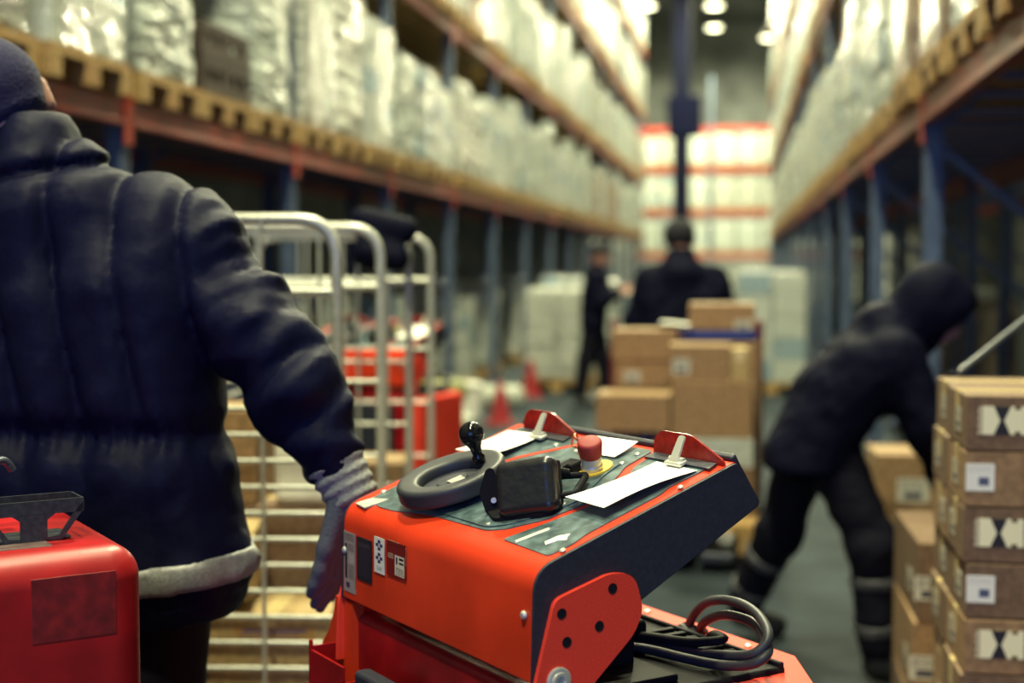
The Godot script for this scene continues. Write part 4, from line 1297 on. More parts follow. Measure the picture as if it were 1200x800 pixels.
	J = {
		"hip": Vector3(0.270, 0.93, -5.26), "neck": Vector3(0.575, 1.255, -5.24), "head": Vector3(0.685, 1.335, -5.22),
		"shL": Vector3(0.535, 1.175, -5.42), "shR": Vector3(0.535, 1.165, -5.06),
		"elL": Vector3(0.68, 0.96, -5.48), "elR": Vector3(0.655, 0.94, -5.04), "wrL": Vector3(0.78, 0.76, -5.42), "wrR": Vector3(0.72, 0.715, -5.10),
		"handL": Vector3(0.5, -0.9, 0.1), "handR": Vector3(0.4, -0.9, -0.1), "palmL": Vector3(0.3, 0.1, 0.9), "palmR": Vector3(0.3, 0.1, -0.9), "thumbL": Vector3(0.9, 0.4, 0.1), "thumbR": Vector3(0.9, 0.4, -0.1),
		"hpL": Vector3(0.265, 0.88, -5.38), "hpR": Vector3(0.30, 0.88, -5.16), "knL": Vector3(0.155, 0.47, -5.50), "knR": Vector3(0.47, 0.50, -5.12),
		"anL": Vector3(0.015, 0.12, -5.72), "anR": Vector3(0.495, 0.09, -5.14), "toL": Vector3(0.15, 0.046, -5.74), "toR": Vector3(0.64, 0.046, -5.13),
		"fw": Vector3(1, -0.75, 0.0), "front": Vector3(0.7, -0.7, 0)}
	figure("person", "worker in black clothes bending over cartons beside the rack upright", base, J, {"cell": 0.016, "fine": 0.007, "gloves": true, "cap": M.knit, "cap_low": -0.07, "jacket": M.jacket_black, "half": 0.125, "puff": 1.05, "hem_drop": Vector3(-0.03, -0.14, 0.0), "hem": 0.2, "leg_bands": true, "hood_up": true, "headup": Vector3(0.55, 0.83, 0).normalized(), "collar": 0.10, "hood": true})

# ---------------------------------------------------------------- cartons
func carton(label: String, s: Vector3, at: Vector3, turn: float, m, extra: Array = [], group = "", called = "carton") -> Node3D:
	# at: middle of the underside
	var t = thing(called, label, "box", at, turn, group)
	part(t, "body", rb(s - Vector3(0.001, 0.001, 0.001), 0.004, 1), m, Vector3(0, s.y / 2, 0))
	var along = s.x >= s.z
	var tp_ = MB.new()
	if along:
		tp_.box(Vector3(0, s.y, 0), Vector3(s.x, 0.0012, 0.045)); tp_.box(Vector3(s.x / 2, s.y - 0.03, 0), Vector3(0.0012, 0.06, 0.045)); tp_.box(Vector3(-s.x / 2, s.y - 0.03, 0), Vector3(0.0012, 0.06, 0.045))
	else:
		tp_.box(Vector3(0, s.y, 0), Vector3(0.045, 0.0012, s.z)); tp_.box(Vector3(0, s.y - 0.03, s.z / 2), Vector3(0.045, 0.06, 0.0012)); tp_.box(Vector3(0, s.y - 0.03, -s.z / 2), Vector3(0.045, 0.06, 0.0012))
	part(t, "tape", tp_, M.tape)
	for e in extra:
		# [face, u, v, w, h, material, called]: face front (+z) or left (-x); u from the middle, v from the underside
		if e[0] == "front": part(t, e[6], plate(e[3], e[4]), e[5], Vector3(e[1], e[2], s.z / 2 + 0.0006))
		elif e[0] == "left": part(t, e[6], plate(e[3], e[4]), e[5], Vector3(-s.x / 2 - 0.0006, e[2], e[1]), Vector3(0, -PI / 2, 0))
	return t
func carton_prints():
	# white block with a dark waist, like the printed mark on the stacked cartons
	var im = Image.create(192, 96, false, Image.FORMAT_RGBA8)
	im.fill(Color(0.90, 0.87, 0.72))
	var rng = RandomNumberGenerator.new()
	rng.seed = 4
	for x in 192:
		for y in 96:
			var dx = absf(x - 74.0)
			var dy = absf(y - 48.0)
			if dx < 6.0 + dy * 0.42: im.set_pixel(x, y, Color(0.10, 0.08, 0.12))
			if x < 14 and (x / 4 + y / 12) % 2 == 0: im.set_pixel(x, y, Color(0.36, 0.26, 0.18))
			if x > 150 and (x / 5) % 2 == 0: im.set_pixel(x, y, Color(0.22, 0.18, 0.20))
			if x > 112 and x < 132 and (y < 12 or y > 84): im.set_pixel(x, y, Color(0.36, 0.26, 0.18))
	M.mark = printed(tex(im), 0.7)
	M.ship_label = printed(print_image(96, 80, Color(0.88, 0.87, 0.82), Color(0.3, 0.32, 0.42), [[0.45, 0.50, 0.82, 0.80, 0], [0.08, 0.1, 0.9, 0.3, 1, Color(0.7, 0.69, 0.66)]]), 0.6)
	M.side_label = printed(print_image(64, 64, Color(0.74, 0.72, 0.66), Color(0.2, 0.2, 0.26), [[0.1, 0.1, 0.9, 0.5, 1], [0.2, 0.6, 0.8, 0.9, 0]]), 0.6)
	M.red_print = printed(print_image(96, 64, Color(0.52, 0.36, 0.20), Color(0.42, 0.10, 0.06), [[0.1, 0.15, 0.9, 0.4, 1], [0.1, 0.5, 0.9, 0.9, 1]]), 0.7)
	M.blue_lines = printed(print_image(160, 96, Color(0.62, 0.47, 0.26), Color(0.10, 0.16, 0.45), [[0.1, 0.2, 0.9, 0.38, 0], [0.05, 0.5, 0.8, 0.7, 1], [0.05, 0.78, 0.9, 0.9, 1]]), 0.7)
	M.patch = worn(mat(Color(0.30, 0.010, 0.012), 0.5), M.mott, 6.0)
	M.label_top = worn(mat(Color(0.16, 0.10, 0.10), 0.5), M.mott, 6.0)

func right_stack():
	make_pallet(true, "wooden pallet under the printed carton stack by the aisle", Vector3(0.66, 0, -3.46), PI / 2, "pallets on the floor")
	var rng = RandomNumberGenerator.new()
	rng.seed = 5
	var y = 0.145
	var hs = [0.227, 0.227, 0.123, 0.123, 0.123, 0.123, 0.123]
	for i in hs.size():
		for k in 2:
			var s = Vector3(0.338, hs[i] - 0.001, 0.258)
			var ex = []
			var odd = i % 2 == 0
			if k == 0:
				if odd: ex = [["front", -0.080, 0.068, 0.13, 0.062, M.mark, "printed_mark"], ["front", 0.07, 0.068, 0.10, 0.055, M.red_print, "printed_mark"]]
				else: ex = [["front", -0.137, 0.066, 0.060, 0.060, M.ship_label, "label"], ["front", 0.01, 0.066, 0.11, 0.055, M.red_print, "printed_mark"]]
			ex.append(["left", rng.randf_range(-0.06, 0.06), 0.06, 0.07, 0.055, M.side_label, "label"])
			var tier = words_n[hs.size() - 1 - i]
			carton("brown carton, %s tier from the top, %s of the printed stack" % [tier, ["aisle-facing front", "rear half"][k]], s, Vector3(0.657 + rng.randf_range(-0.006, 0.006), y, -3.33 - 0.262 * k), rng.randf_range(-0.012, 0.012), [M.kraft2, M.kraft2, M.kraft][(i + k) % 3], ex, "cartons of the printed stack")
		y += hs[i]
	# pole leaning from the stack to the rack upright
	var pm = MB.new()
	pm.cyl(Vector3(0.545, 1.225, -3.70), Vector3(0.905, 1.43, -4.22), 0.008, 10)
	whole("steel_pole", pm, M.support, "thin grey steel pole leaning from the printed cartons to the upright", "pole")
	# lower stack behind
	y = 0.0
	for i in 3:
		carton("brown carton of the low stack behind the printed stack, %s tier" % ["bottom", "middle", "top"][i], Vector3(0.32, 0.232, 0.54), Vector3(0.655 + 0.006 * i, y, -4.46), 0.02 * (i - 1), [M.kraft2, M.kraft, M.kraft2][i], [["left", 0.1, 0.09, 0.09, 0.06, M.side_label, "label"], ["front", -0.12, 0.1, 0.1, 0.07, M.side_label, "label"]], "cartons of the low stack")
		y += 0.2325
	# cartons beyond the bending worker
	y = 0.0
	for i in 2:
		carton("carton on the floor under the rack beyond the bending worker, %s of two" % ["lower", "upper"][i], Vector3(0.42, [0.42, 0.27][i], 0.36), Vector3(0.78, y, -6.35), 0.05, [M.kraft3, M.kraft][i], [["front", -0.06, 0.12, 0.13, 0.1, M.side_label, "label"]], "cartons beyond the bending worker")
		y += 0.4205

func cage(label: String, at: Vector3, turn: float, few = 5) -> Node3D:
	var t = thing("roll_cage", label, "roll cage", at, turn, "roll cages")
	var w = 0.72
	var d = 0.80
	var h = 1.605
	var r = 0.0145
	for z in [0.0, -d]:
		var a = MB.new()
		a.tube(round_path([Vector3(-w, 0.16, z), Vector3(-w, h, z), Vector3(0, h, z), Vector3(0, 0.16, z)], 0.10, 8), r, 12)
		var f = part(t, "side_frame", a, M.zinc)
		var bar = MB.new()
		bar.cyl(Vector3(-w, 0, z), Vector3(0, 0, z), 0.0065, 8)
		var bm = bar.mesh()
		var thick = MB.new()
		thick.cyl(Vector3(-w, 0, z), Vector3(0, 0, z), 0.011, 8)
		part(f, "bar", thick.mesh(), M.zinc, Vector3(0, 1.43, 0))
		var nb = 15 if z == 0.0 and few > 5 else 5
		for k in nb: part(f, "bar", bm, M.zinc, Vector3(0, 0.26 + 0.0635 * k * (14.0 / (nb - 1)), 0))
		for k in 3:
			var vb = MB.new()
			vb.cyl(Vector3(-w * (0.25 + 0.25 * k), 0.2, z + 0.010), Vector3(-w * (0.25 + 0.25 * k), h, z + 0.010), 0.0055, 8)
			part(f, "upright_wire", vb, M.zinc)
	var back = MB.new()
	back.tube([Vector3(-w, 1.40, 0), Vector3(-w, 1.40, -d)], 0.009, 8)
	for k in 10: back.tube([Vector3(-w, 0.3 + 0.1 * k, 0), Vector3(-w, 0.3 + 0.1 * k, -d)], 0.005, 6)
	part(t, "rear_lattice", back, M.zinc)
	part(t, "base_shelf", rb(Vector3(w + 0.02, 0.03, d + 0.02), 0.008, 2), M.zinc, Vector3(-w / 2, 0.175, -d / 2))
	for p in [Vector3(-0.06, 0, -0.06), Vector3(-w + 0.06, 0, -0.06), Vector3(-0.06, 0, -d + 0.06), Vector3(-w + 0.06, 0, -d + 0.06)]:
		var c = MB.new()
		c.lathe(Vector3(0, 0.06, 0), [Vector2(0, -0.016), Vector2(0.055, -0.016), Vector2(0.06, -0.01), Vector2(0.06, 0.01), Vector2(0.055, 0.016), Vector2(0, 0.016)], 18, Basis(Vector3(0, 1, 0), Vector3(1, 0, 0), Vector3(0, 0, -1)))
		c.box(Vector3(0, 0.14, 0), Vector3(0.05, 0.04, 0.06))
		c.box(Vector3(0.022, 0.10, 0), Vector3(0.005, 0.10, 0.03)); c.box(Vector3(-0.022, 0.10, 0), Vector3(0.005, 0.10, 0.03))
		part(t, "caster", c, M.rubber, p)
	return t
func cages():
	var rot = 0.12
	var o = Vector3(-0.955, 0, -3.30)
	cage("zinc roll cage of cartons beside the quilted-jacket worker", o, rot, 15)
	var X = Transform3D(Basis(Vector3.UP, rot), o)
	var B = [
		# label, size, place, material, prints
		["brown carton at the bottom of the cage, near the wire front", Vector3(0.62, 0.26, 0.34), Vector3(-0.36, 0.192, -0.23), M.kraft, [["front", 0.12, 0.13, 0.22, 0.11, M.blue_lines, "printed_mark"]]],
		["brown carton at the bottom of the cage, rear half", Vector3(0.60, 0.30, 0.34), Vector3(-0.36, 0.192, -0.60), M.kraft2, []],
		["pale carton with blue print in the second layer of the cage", Vector3(0.30, 0.17, 0.32), Vector3(-0.19, 0.453, -0.22), M.kraft3, [["front", 0.02, 0.13, 0.2, 0.035, M.blue_lines, "printed_mark"]]],
		["brown carton in the second layer of the cage, next to the blue-printed one", Vector3(0.28, 0.20, 0.32), Vector3(-0.50, 0.453, -0.22), M.kraft, []],
		["tilted open carton with pale flap inside the cage", Vector3(0.30, 0.16, 0.28), Vector3(-0.40, 0.655, -0.22), M.kraft3, [["front", 0.08, 0.08, 0.1, 0.08, M.ship_label, "label"]]],
		["brown carton in the rear of the cage, second layer", Vector3(0.55, 0.34, 0.32), Vector3(-0.36, 0.494, -0.60), M.kraft2, []],
		["upright brown carton inside the cage behind the tilted one", Vector3(0.30, 0.26, 0.30), Vector3(-0.45, 0.836, -0.60), M.kraft, [["front", 0.02, 0.14, 0.1, 0.08, M.side_label, "label"]]],
	]
	for b in B:
		carton(b[0], b[1], X * b[2], rot + (0.12 if b[0].begins_with("tilted") else 0.0), b[3], b[4], "cartons in the roll cage")
	# white plastic pack
	var wp = MB.new()
	wp.rbox(Vector3(0, 0.12, 0), Vector3(0.17, 0.24, 0.16), 0.03, 3)
	whole("white_pack", wp, M.white_plastic, "white plastic pack standing on cartons in the cage", "pack", X * Vector3(-0.165, 0.836, -0.52), rot)
	# second cage behind with a black bag on its corner
	cage("empty zinc roll cage with black bag on its corner", Vector3(-1.16, 0, -4.92), rot)
	var bg = MB.new()
	var bf = Fig.new()
	bf.k = 0.05
	bf.bone(Vector3(-0.13, 0.03, 0), Vector3(0.02, 0.0, 0), 0.05, 0.045)
	bf.bone(Vector3(-0.10, -0.08, 0.03), Vector3(0.0, -0.10, 0.04), 0.06, 0.045)
	bf.auto(bg, 0.012)
	whole("black_bag", bg, M.jacket_black, "black bag hung over the top corner of the empty cage", "bag", Vector3(-1.175, 1.615, -4.845), 0.0)
	carton("brown carton in the empty cage behind, by the tall wire post", Vector3(0.34, 0.26, 0.3), Vector3(-1.42, 0.195, -5.25), rot, M.kraft3, [], "cartons in the rear cage")
	carton("upper pale carton in the rear cage, by the tall wire post", Vector3(0.34, 0.30, 0.3), Vector3(-1.42, 0.456, -5.25), rot, M.kraft, [], "cartons in the rear cage")

func carton_pile():
	# pallet of cartons in front of the far worker, on a low truck with a dark red post
	make_pallet(true, "wooden pallet under the pile of mixed cartons in the aisle", Vector3(-0.30, 0.10, -7.45), PI / 2, "pallets on the floor")
	var t = thing("low_lift_truck", "low truck with dark red post carrying the mixed cartons", "pallet truck", Vector3(-0.3, 0, -7.45))
	for s in [-1, 1]: part(t, "fork", rb(Vector3(0.16, 0.05, 1.15), 0.01, 1), M.steel_dark, Vector3(s * 0.2, 0.073, 0.0))
	for q in [[-0.2, 0.45], [0.2, 0.45], [-0.2, -0.45], [0.2, -0.45]]:
		var wh = MB.new()
		wh.lathe(Vector3.ZERO, [Vector2(0, -0.04), Vector2(0.045, -0.04), Vector2(0.045, 0.04), Vector2(0, 0.04)], 16, Basis(Vector3(0, 1, 0), Vector3(1, 0, 0), Vector3(0, 0, -1)))
		part(t, "wheel", wh, M.rubber, Vector3(q[0], 0.045, q[1]))
	part(t, "cross_beam", rb(Vector3(0.86, 0.05, 0.06), 0.008, 1), M.steel_dark, Vector3(0.0, 0.073, -0.64))
	part(t, "post", rb(Vector3(0.05, 1.13, 0.06), 0.01, 2), M.post, Vector3(0.405, 0.615, -0.64))
	part(t, "post", rb(Vector3(0.05, 1.13, 0.06), 0.01, 2), M.post, Vector3(-0.405, 0.615, -0.64))
	part(t, "rail", rb(Vector3(0.80, 0.05, 0.03), 0.008, 1), M.post, Vector3(0, 1.10, -0.64))
	var g = "mixed cartons piled in front of the far worker"
	var L = [
		["wide brown carton bottom of the pile, post side", Vector3(0.42, 0.24, 0.40), Vector3(-0.13, 0.245, -7.30), M.kraft2, []],
		["white box under the big brown carton of the pile", Vector3(0.40, 0.14, 0.40), Vector3(-0.13, 0.486, -7.30), M.pale, []],
		["big brown carton in the middle of the pile", Vector3(0.40, 0.284, 0.38), Vector3(-0.135, 0.627, -7.31), M.kraft, []],
		["brown carton with white label on the big carton of the pile", Vector3(0.30, 0.178, 0.30), Vector3(-0.20, 0.912, -7.30), M.kraft, [["front", -0.09, 0.07, 0.085, 0.075, M.side_label, "label"]]],
		["small carton with pale flap next to the labelled carton", Vector3(0.09, 0.16, 0.28), Vector3(0.0, 0.912, -7.28), M.kraft3, []],
		["lower brown carton on the pallet edge, away from post", Vector3(0.37, 0.21, 0.36), Vector3(-0.535, 0.245, -7.27), M.kraft2, []],
		["brown carton resting on the blue and white pack", Vector3(0.37, 0.185, 0.34), Vector3(-0.528, 0.655, -7.27), M.kraft, []],
		["tall carton in the rear of the pile, below", Vector3(0.30, 0.595, 0.30), Vector3(-0.50, 0.245, -7.66), M.kraft2, []],
		["flat brown carton with label, rear column of the pile", Vector3(0.29, 0.143, 0.28), Vector3(-0.51, 0.841, -7.64), M.kraft, [["front", -0.05, 0.06, 0.08, 0.06, M.side_label, "label"]]],
		["topmost brown carton of the rear column, away from post", Vector3(0.335, 0.162, 0.30), Vector3(-0.50, 0.985, -7.64), M.kraft, []],
		["deep carton hidden at the rear of the pile, post side", Vector3(0.44, 0.55, 0.34), Vector3(-0.11, 0.245, -7.70), M.kraft2, []],
		["second rear carton of the pile, post side", Vector3(0.42, 0.29, 0.32), Vector3(-0.11, 0.796, -7.70), M.kraft, []],
		["highest brown carton of the pile, next to post", Vector3(0.345, 0.138, 0.28), Vector3(-0.095, 1.147, -7.70), M.kraft, [["front", 0.11, 0.03, 0.09, 0.05, M.side_label, "label"]]],
	]
	for b in L: carton(b[0], b[1], b[2], 0.0, b[3], b[4], g)
	var bp = MB.new()
	bp.rbox(Vector3(0, 0.03, 0), Vector3(0.40, 0.058, 0.28), 0.02, 2)
	whole("blue_pack", bp, M.blue_print, "flat dark blue pack under the highest carton of the pile", "pack", Vector3(-0.11, 1.087, -7.70))
	var bw = thing("bottle_pack", "blue and white shrink pack under the edge carton of the pile", "pack", Vector3(-0.522, 0.456, -7.27))
	for i in 4:
		for k in 3:
			var p = MB.new()
			p.lathe(Vector3.ZERO, [Vector2(0, 0), Vector2(0.042, 0), Vector2(0.044, 0.12), Vector2(0.03, 0.16), Vector2(0.016, 0.175), Vector2(0.016, 0.197), Vector2(0, 0.197)], 14)
			part(bw, "bottle", p, M.blue_print if (i + k) % 3 else M.white_plastic, Vector3(-0.135 + 0.09 * i, 0, 0.09 - 0.09 * k))
	whole("paper_sheet", sheet(0.17, 0.21, func(u, v): return 0.01 * cos(u * 12.0)), M.paper, "white sheet lying on the pile in front of the far worker", "paper", Vector3(-0.42, 1.175, -7.52), 0.0)

func clutter():
	# traffic cones
	for q in [[Vector3(-2.20, 0, -13.0), "traffic cone beside the white drum under the rack edge", 0.40], [Vector3(-2.31, 0, -15.72), "traffic cone next to the tall pale pallet load", 0.42], [Vector3(-2.42, 0, -11.6), "slim red traffic cone nearest the empty roll cage", 0.36]]:
		var t = thing("traffic_cone", q[1], "cone", q[0], 0.3, "red traffic cones")
		var h: float = q[2]
		part(t, "base", rb(Vector3(0.26, 0.025, 0.26), 0.008, 2, Vector3(0, 0.0125, 0)), M.cone)
		var c = MB.new()
		c.lathe(Vector3(0, 0.024, 0), [Vector2(0.105, 0), Vector2(0.10, 0.02), Vector2(0.028, h - 0.03), Vector2(0.02, h - 0.024), Vector2(0, h - 0.024)], 20, Basis(), false)
		part(t, "cone_body", c, M.cone)
	# white drum with lid
	var d = thing("white_drum", "white plastic drum with lid on the floor by a cone", "drum", Vector3(-2.62, 0, -13.4))
	var dm = MB.new()
	dm.lathe(Vector3.ZERO, [Vector2(0, 0), Vector2(0.15, 0), Vector2(0.165, 0.02), Vector2(0.17, 0.30), Vector2(0.178, 0.31), Vector2(0.178, 0.33), Vector2(0.16, 0.34)], 24)
	part(d, "drum_body", dm, M.white_plastic)
	var lm = MB.new()
	lm.lathe(Vector3(0, 0.335, 0), [Vector2(0.182, -0.02), Vector2(0.182, 0.012), Vector2(0.15, 0.02), Vector2(0, 0.02)], 24)
	part(d, "lid", lm, M.white_plastic)
	# sacks
	for q in [[Vector3(-2.75, 0.0, -12.6), 0.4, M.sack_green, "olive sack slumped at the rack foot, lower one"], [Vector3(-2.72, 0.225, -12.62), 0.9, M.sack_green, "olive sack lying on top of the lower olive sack"], [Vector3(-2.55, 0.0, -11.95), -0.3, M.sack, "cream sack on the floor near the olive sacks"], [Vector3(-2.48, 0.0, -14.6), 0.2, M.sack, "cream sack on the floor between two traffic cones"]]:
		var s = MB.new()
		s.rbox(Vector3(0, 0.11, 0), Vector3(0.55, 0.22, 0.38), 0.10, 4)
		for i in s.v.size():
			var p = s.v[i]
			s.v[i].y = maxf(p.y + 0.02 * sin(p.x * 17.0) * cos(p.z * 13.0), 0.0)
		whole("sack", s, q[2], q[3], "sack", q[0], q[1], "sacks on the floor")
	# pallets of pale goods standing in the aisle edge
	for q in [[Vector3(-2.10, 0, -16.9), 3, ", on the floor beside the second cone", 0.92], [Vector3(-2.20, 0, -19.0), 5, ", on the floor behind the pale sack load", 1.0], [Vector3(-2.25, 0, -22.0), 4, ", on the floor far along the aisle edge", 0.9]]:
		make_pallet(false, "wooden pallet on the floor under%s" % q[2].substr(1).replace(" on the floor", " the load"), q[0], PI / 2, "pallets on the floor")
		place_load(q[1], q[0].z > -18.0, q[2], q[0] + Vector3(0, 0.145, 0), PI / 2, "pallet loads on the floor", q[3])
	for q in [[Vector3(0.36, 0, -17.0), 0, ", on the floor beyond the carton pile", 1.0], [Vector3(0.36, 0, -21.0), 3, ", on the floor far along the upright row", 1.05]]:
		make_pallet(false, "wooden pallet beneath the load%s" % q[2].substr(1).replace(" on the floor", " standing"), q[0], PI / 2, "pallets on the floor")
		place_load(q[1], false, q[2], q[0] + Vector3(0, 0.145, 0), PI / 2, "pallet loads on the floor", q[3])
	# ground level goods under the racks, mostly in shade
	var rng = RandomNumberGenerator.new()
	rng.seed = 12
	var n = 0
	for q in [-9.9, -11.0, -13.2, -15.6, -16.6, -18.4, -21.0, -23.4, -26.0]:
		make_pallet(false, "wooden pallet at floor level, %s under the rack beyond the cage" % words_n[n], Vector3(-3.75, 0, q), 0.0, "pallets at floor level under the racks")
		place_load([4, 0, 5, 3, 1, 4, 2, 0, 4][n], false, ", %s at floor level under the rack beyond cage" % words_n[n], Vector3(-3.75, 0.145, q), 0.0, "loads at floor level under the racks", 0.9)
		n += 1
	n = 0
	for q in [-8.6, -11.3, -12.2, -14.0, -17.5, -20.0]:
		make_pallet(false, "wooden pallet at floor level, %s behind the uprights beyond the bending worker" % words_n[n], Vector3(2.9, 0, q), 0.0, "pallets at floor level under the racks")
		place_load([6, 6, 0, 6, 6, 1][n], false, ", %s at floor level behind the row of uprights" % words_n[n], Vector3(2.9, 0.145, q), 0.0, "loads at floor level under the racks", 0.95)
		n += 1

func lamp(at: Vector3, label: String, power: float):
	var t = thing("high_bay_lamp", label, "ceiling lamp", at, 0.0, "high bay lamps")
	var h = MB.new()
	h.lathe(Vector3.ZERO, [Vector2(0.29, 0.0), Vector2(0.30, 0.01), Vector2(0.17, 0.30), Vector2(0.10, 0.34), Vector2(0.10, 0.50), Vector2(0, 0.52)], 28)
	part(t, "housing", h, M.lamp_housing)
	var d = MB.new()
	d.lathe(Vector3.ZERO, [Vector2(0, 0.012), Vector2(0.285, 0.012)], 28)
	part(t, "lamp_diffuser", d, M.lamp_glow)
	var c = MB.new()
	c.cyl(Vector3(0, 0.5, 0), Vector3(0, 12.0 - at.y, 0), 0.012, 6)
	part(t, "cord", c, M.black)
	var l = AreaLight3D.new()
	l.name = "lamp_light"
	t.add_child(l)
	l.area_size = Vector2(0.5, 0.5)
	l.position = Vector3(0, -0.01, 0)
	l.rotation.x = -PI / 2
	l.light_color = LAMP_COLOR
	l.light_energy = power
	l.shadow_enabled = true
	l.area_range = 60.0
	l.area_attenuation = 2.0

func setting():
	var f = MB.new()
	f.box(Vector3(0, -0.1, -27), Vector3(9.6, 0.2, 74))
	shell("floor", f, M.floor, "grey concrete floor of the warehouse aisle")
	var c = MB.new()
	c.box(Vector3(0, 12.1, -27), Vector3(9.6, 0.2, 74))
	shell("ceiling", c, M.ceiling, "high dim warehouse ceiling")
	for w in [["wall_left", Vector3(-4.7, 6, -27), Vector3(0.2, 12, 74), M.wall, "wall behind the rack beyond the cage"], ["wall_right", Vector3(4.7, 6, -27), Vector3(0.2, 12, 74), M.wall, "wall behind the rack beyond the bending worker"], ["wall_far", Vector3(0, 6, -63.9), Vector3(9.2, 12, 0.2), M.wall, "pale olive end wall of the warehouse"], ["wall_near", Vector3(0, 8.6, 9.9), Vector3(9.2, 6.8, 0.2), M.wall, "wall above the dock opening behind the camera"], ["wall_near_side", Vector3(-3.85, 2.6, 9.9), Vector3(1.5, 5.2, 0.2), M.wall, "wall beside the dock opening"], ["wall_near_corner", Vector3(3.85, 2.6, 9.9), Vector3(1.5, 5.2, 0.2), M.wall, "wall on the other side of the dock opening"]]:
		var m = MB.new()
		m.box(w[1], w[2])
		shell(w[0], m, w[3], w[4])
	var col = thing("building_column", "dark steel building column with blue box at the aisle end", "column", Vector3(-1.92, 0, -46.5))
	col.set_meta("kind", "structure")
	part(col, "shaft", rb(Vector3(0.55, 12, 0.55), 0.02, 1, Vector3(0, 6, 0)), M.column)
	part(col, "guard", rb(Vector3(1.1, 1.3, 0.7), 0.05, 2, Vector3(0.1, 6.2, 0)), M.column_guard)

const LAMP_COLOR := Color(1.0, 0.99, 0.80)
func _ready():
	# camera
	var cam = Camera3D.new()
	cam.name = "camera"
	add_child(cam)
	cam.position = Vector3(0, 1.5, 0)
	cam.rotation = Vector3(-atan(92.0 / 1667.0), atan(268.0 / 1667.0 * cos(atan(92.0 / 1667.0))), 0)
	var ca = CameraAttributesPhysical.new()
	ca.frustum_focal_length = 50.0
	ca.frustum_focus_distance = 2.02
	ca.exposure_aperture = 2.2
	ca.frustum_near = 0.05
	ca.frustum_far = 200.0
	cam.attributes = ca
	cam.fov = rad_to_deg(2.0 * atan(400.0 / 1667.0))
	cam.current = true
	# environment
	var we = WorldEnvironment.new()
	we.name = "environment"
	var e = Environment.new()
	e.background_mode = Environment.BG_COLOR
	e.background_color = Color(0.45, 0.62, 0.95)
	e.tonemap_mode = Environment.TONE_MAPPER_LINEAR
	e.tonemap_exposure = 1.0
	e.sdfgi_enabled = true; e.ssao_enabled = true; e.ssil_enabled = true
	we.environment = e
	add_child(we)
	# daylight through the dock opening behind the camera
	var day = AreaLight3D.new()
	day.name = "dock_daylight"
	add_child(day)
	day.area_size = Vector2(6.0, 5.0)
	day.position = Vector3(0.0, 2.6, 9.7)
	day.light_color = Color(0.40, 0.58, 1.0)
	day.light_energy = 40.0
	day.area_range = 80.0
	day.area_attenuation = 2.0
	day.shadow_enabled = true
	make_materials()
	M.lamp_housing = mat(Color(0.25, 0.25, 0.25), 0.4, 0.5)
	M.lamp_glow = mat(Color(0.9, 0.9, 0.85), 0.5)
	M.lamp_glow.emission_enabled = true
	M.lamp_glow.emission = LAMP_COLOR
	M.lamp_glow.emission_energy_multiplier = 14.0
	M.post = mat(Color(0.10, 0.012, 0.012), 0.5)
	truck_stickers()
	carton_prints()
	# lamps along the aisle
	var k = 0
	for z in [2.5, -2.5, -8.0, -13.5, -19.0, -25.0, -31.0, -37.0, -43.5, -50.0, -56.0]:
		lamp(Vector3(-0.98 if z > -55 else -1.09, 10.3 if z > -55 else 10.54, z), "round high bay lamp over the aisle, %s from the camera end" % words_n[k], POWER * (1.0 if z > -40 else 1.6))
		k += 1
	lamp(Vector3(0.99, 10.1, -56.0), "round high bay lamp over the end cross aisle, beside the aisle row", POWER * 1.6)
	lamp(Vector3(-3.2, 10.1, -48.5), "round high bay lamp over the cross aisle beyond the racks", POWER * 1.6)
	setting()
	# racks
	make_loads()
	var zl = []
	for i in 16: zl.append(-3.90 - 2.65 * i)
	zl.push_front(-1.25)
	var zr = []
	for i in 15: zr.append(-4.30 - 2.8 * i)
	zr.push_front(-1.5)
	var ll = [2.16, 3.84, 5.76, 7.7]
	var lr = [2.16, 4.11, 6.05, 8.0]
	rack_row("pallet_rack", "tall pallet rack with orange beams behind the roll cages", -2.96, -4.06, zl, ll, 9.6)
	rack_row("pallet_rack", "tall pallet rack with blue uprights behind the bending worker", 0.88, 1.98, zr, lr, 9.9)
	rack_row("pallet_rack", "second rack row seen dimly behind the blue uprights", 2.2, 3.3, zr, [2.16, 4.11], 6.0)
	fill_rack("rack behind roll cages", -2.96, -4.06, zl, ll, [-4.0, -8.0, -21.0, -32.0], {"0_1_2": 0, "0_2_0": 4, "0_2_1": 7, "0_2_2": 4, "0_3_0": 2, "0_3_1": 3, "0_3_2": 0, "0_4_0": 4, "0_4_1": 5, "0_4_2": 1}, 101, -15.0)
	fill_rack("rack behind bending worker", 0.88, 1.98, zr, lr, [-4.0, -4.0, -23.0, -34.0], {"0_1_2": 6, "0_2_0": 6, "0_2_1": 4, "0_2_2": 5}, 202, -12.0)
	# end rack across the aisle
	end_rack()
	# foreground
	make_truck("red truck with sloping console, steering wheel, clipped papers and cables", Vector3(-0.627, 0, -2.2), -0.8561)
	make_truck("red truck seen through the roll cage, white sheet on its console", Vector3(-1.98, 0, -6.20), -0.30)
	side_truck()
	papers()
	cages()
	right_stack()
	carton_pile()
	clutter()
	people()

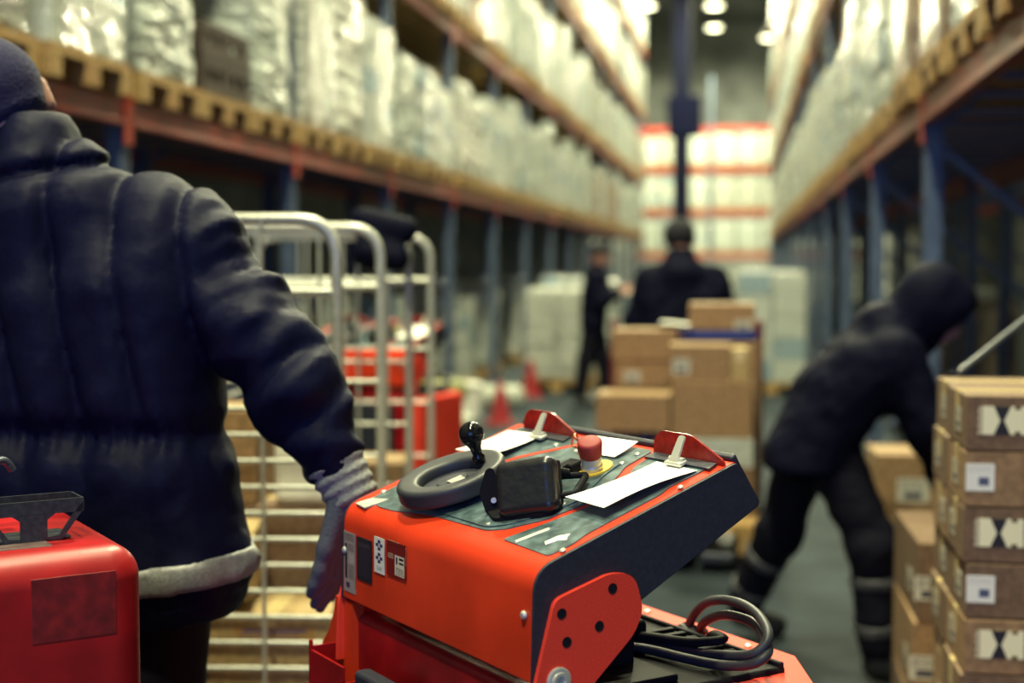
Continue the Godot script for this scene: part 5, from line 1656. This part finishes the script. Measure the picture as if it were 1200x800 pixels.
const POWER := 106.0
func papers():
	var X = Transform3D(Basis(Vector3.UP, -0.8561), Vector3(-0.627, 0, -2.2))
	var put = func(called, m, label, u, n, v, turn = 0.0):
		var o = whole(called, m, M.paper, label, "paper")
		o.transform = X * tframe(u, n, v) * Transform3D(Basis(Vector3.UP, turn), Vector3.ZERO)
	put.call("paper_sheet", sheet(0.096, 0.160, func(u, v): return 0.014 * pow(1.0 - v / 0.16, 2) + 0.008 * sin(PI * v / 0.16) * (u / 0.096)), "long white paper strip curling under the clip next to stop button", 0.440, 0.0035, 0.146, -0.03)
	put.call("paper_sheet", sheet(0.100, 0.110, func(u, v): return 0.012 * pow(1.0 - v / 0.11, 2)), "white paper under the clip behind the steering wheel", 0.040, 0.0065, 0.200, 0.08)
	put.call("paper_sheet", sheet(0.100, 0.050, func(u, v): return 0.004 * pow(v / 0.05, 2)), "white paper lying flat at the console back edge behind stop button", 0.262, 0.0065, 0.286, 0.05)
	var Y = Transform3D(Basis(Vector3.UP, -0.30), Vector3(-1.98, 0, -6.20))
	var o = whole("paper_sheet", sheet(0.12, 0.17, func(u, v): return 0.012 * pow(1.0 - v / 0.17, 2)), M.paper, "white sheet on the console of the truck behind the cage", "paper")
	o.transform = Y * tframe(0.442, 0.006, 0.125)

func end_rack():
	var t = thing("end_rack", "pale-filled rack with orange beams across the aisle end", "pallet rack", Vector3(-1.0, 0, -52.0))
	var top = 8.2
	var upm = rb(Vector3(0.1, top, 0.08), 0.005, 1, Vector3(0, top / 2, 0)).mesh()
	var bmm = rb(Vector3(2.6, 0.14, 0.05), 0.006, 1).mesh()
	for i in 4:
		for z in [0.0, -1.1]: part(t, "upright", upm, M.upright, Vector3(-2.8 + 2.7 * i, 0, z))
		if i < 3:
			for y in [1.75, 3.30, 4.85, 6.30]:
				for z in [0.05, -1.15]: part(t, "beam", bmm, M.connector, Vector3(-2.8 + 2.7 * i + 1.35, y, z))
	var n = 0
	var rng = RandomNumberGenerator.new()
	rng.seed = 9
	for i in 3:
		for li in 5:
			if li == 4 and i < 2: continue
			for q in 3:
				var y = [0.0, 1.823, 3.373, 4.923, 6.373][li]
				var x = -1.0 - 2.8 + 2.7 * i + 0.49 + 0.86 * q
				var where = ", %s level, %s bay, %s, far end rack" % [["floor", "first", "second", "third", "top"][li], words_n[i], ["first slot", "middle slot", "last slot"][q]]
				make_pallet(false, "wooden pallet%s" % where, Vector3(x, y, -52.55), PI / 2, "pallets on the end rack")
				place_load([4, 0, 1, 3, 4][rng.randi() % 5], false, where, Vector3(x, y + 0.145, -52.55), PI / 2, "pallet loads on the end rack", 0.87)
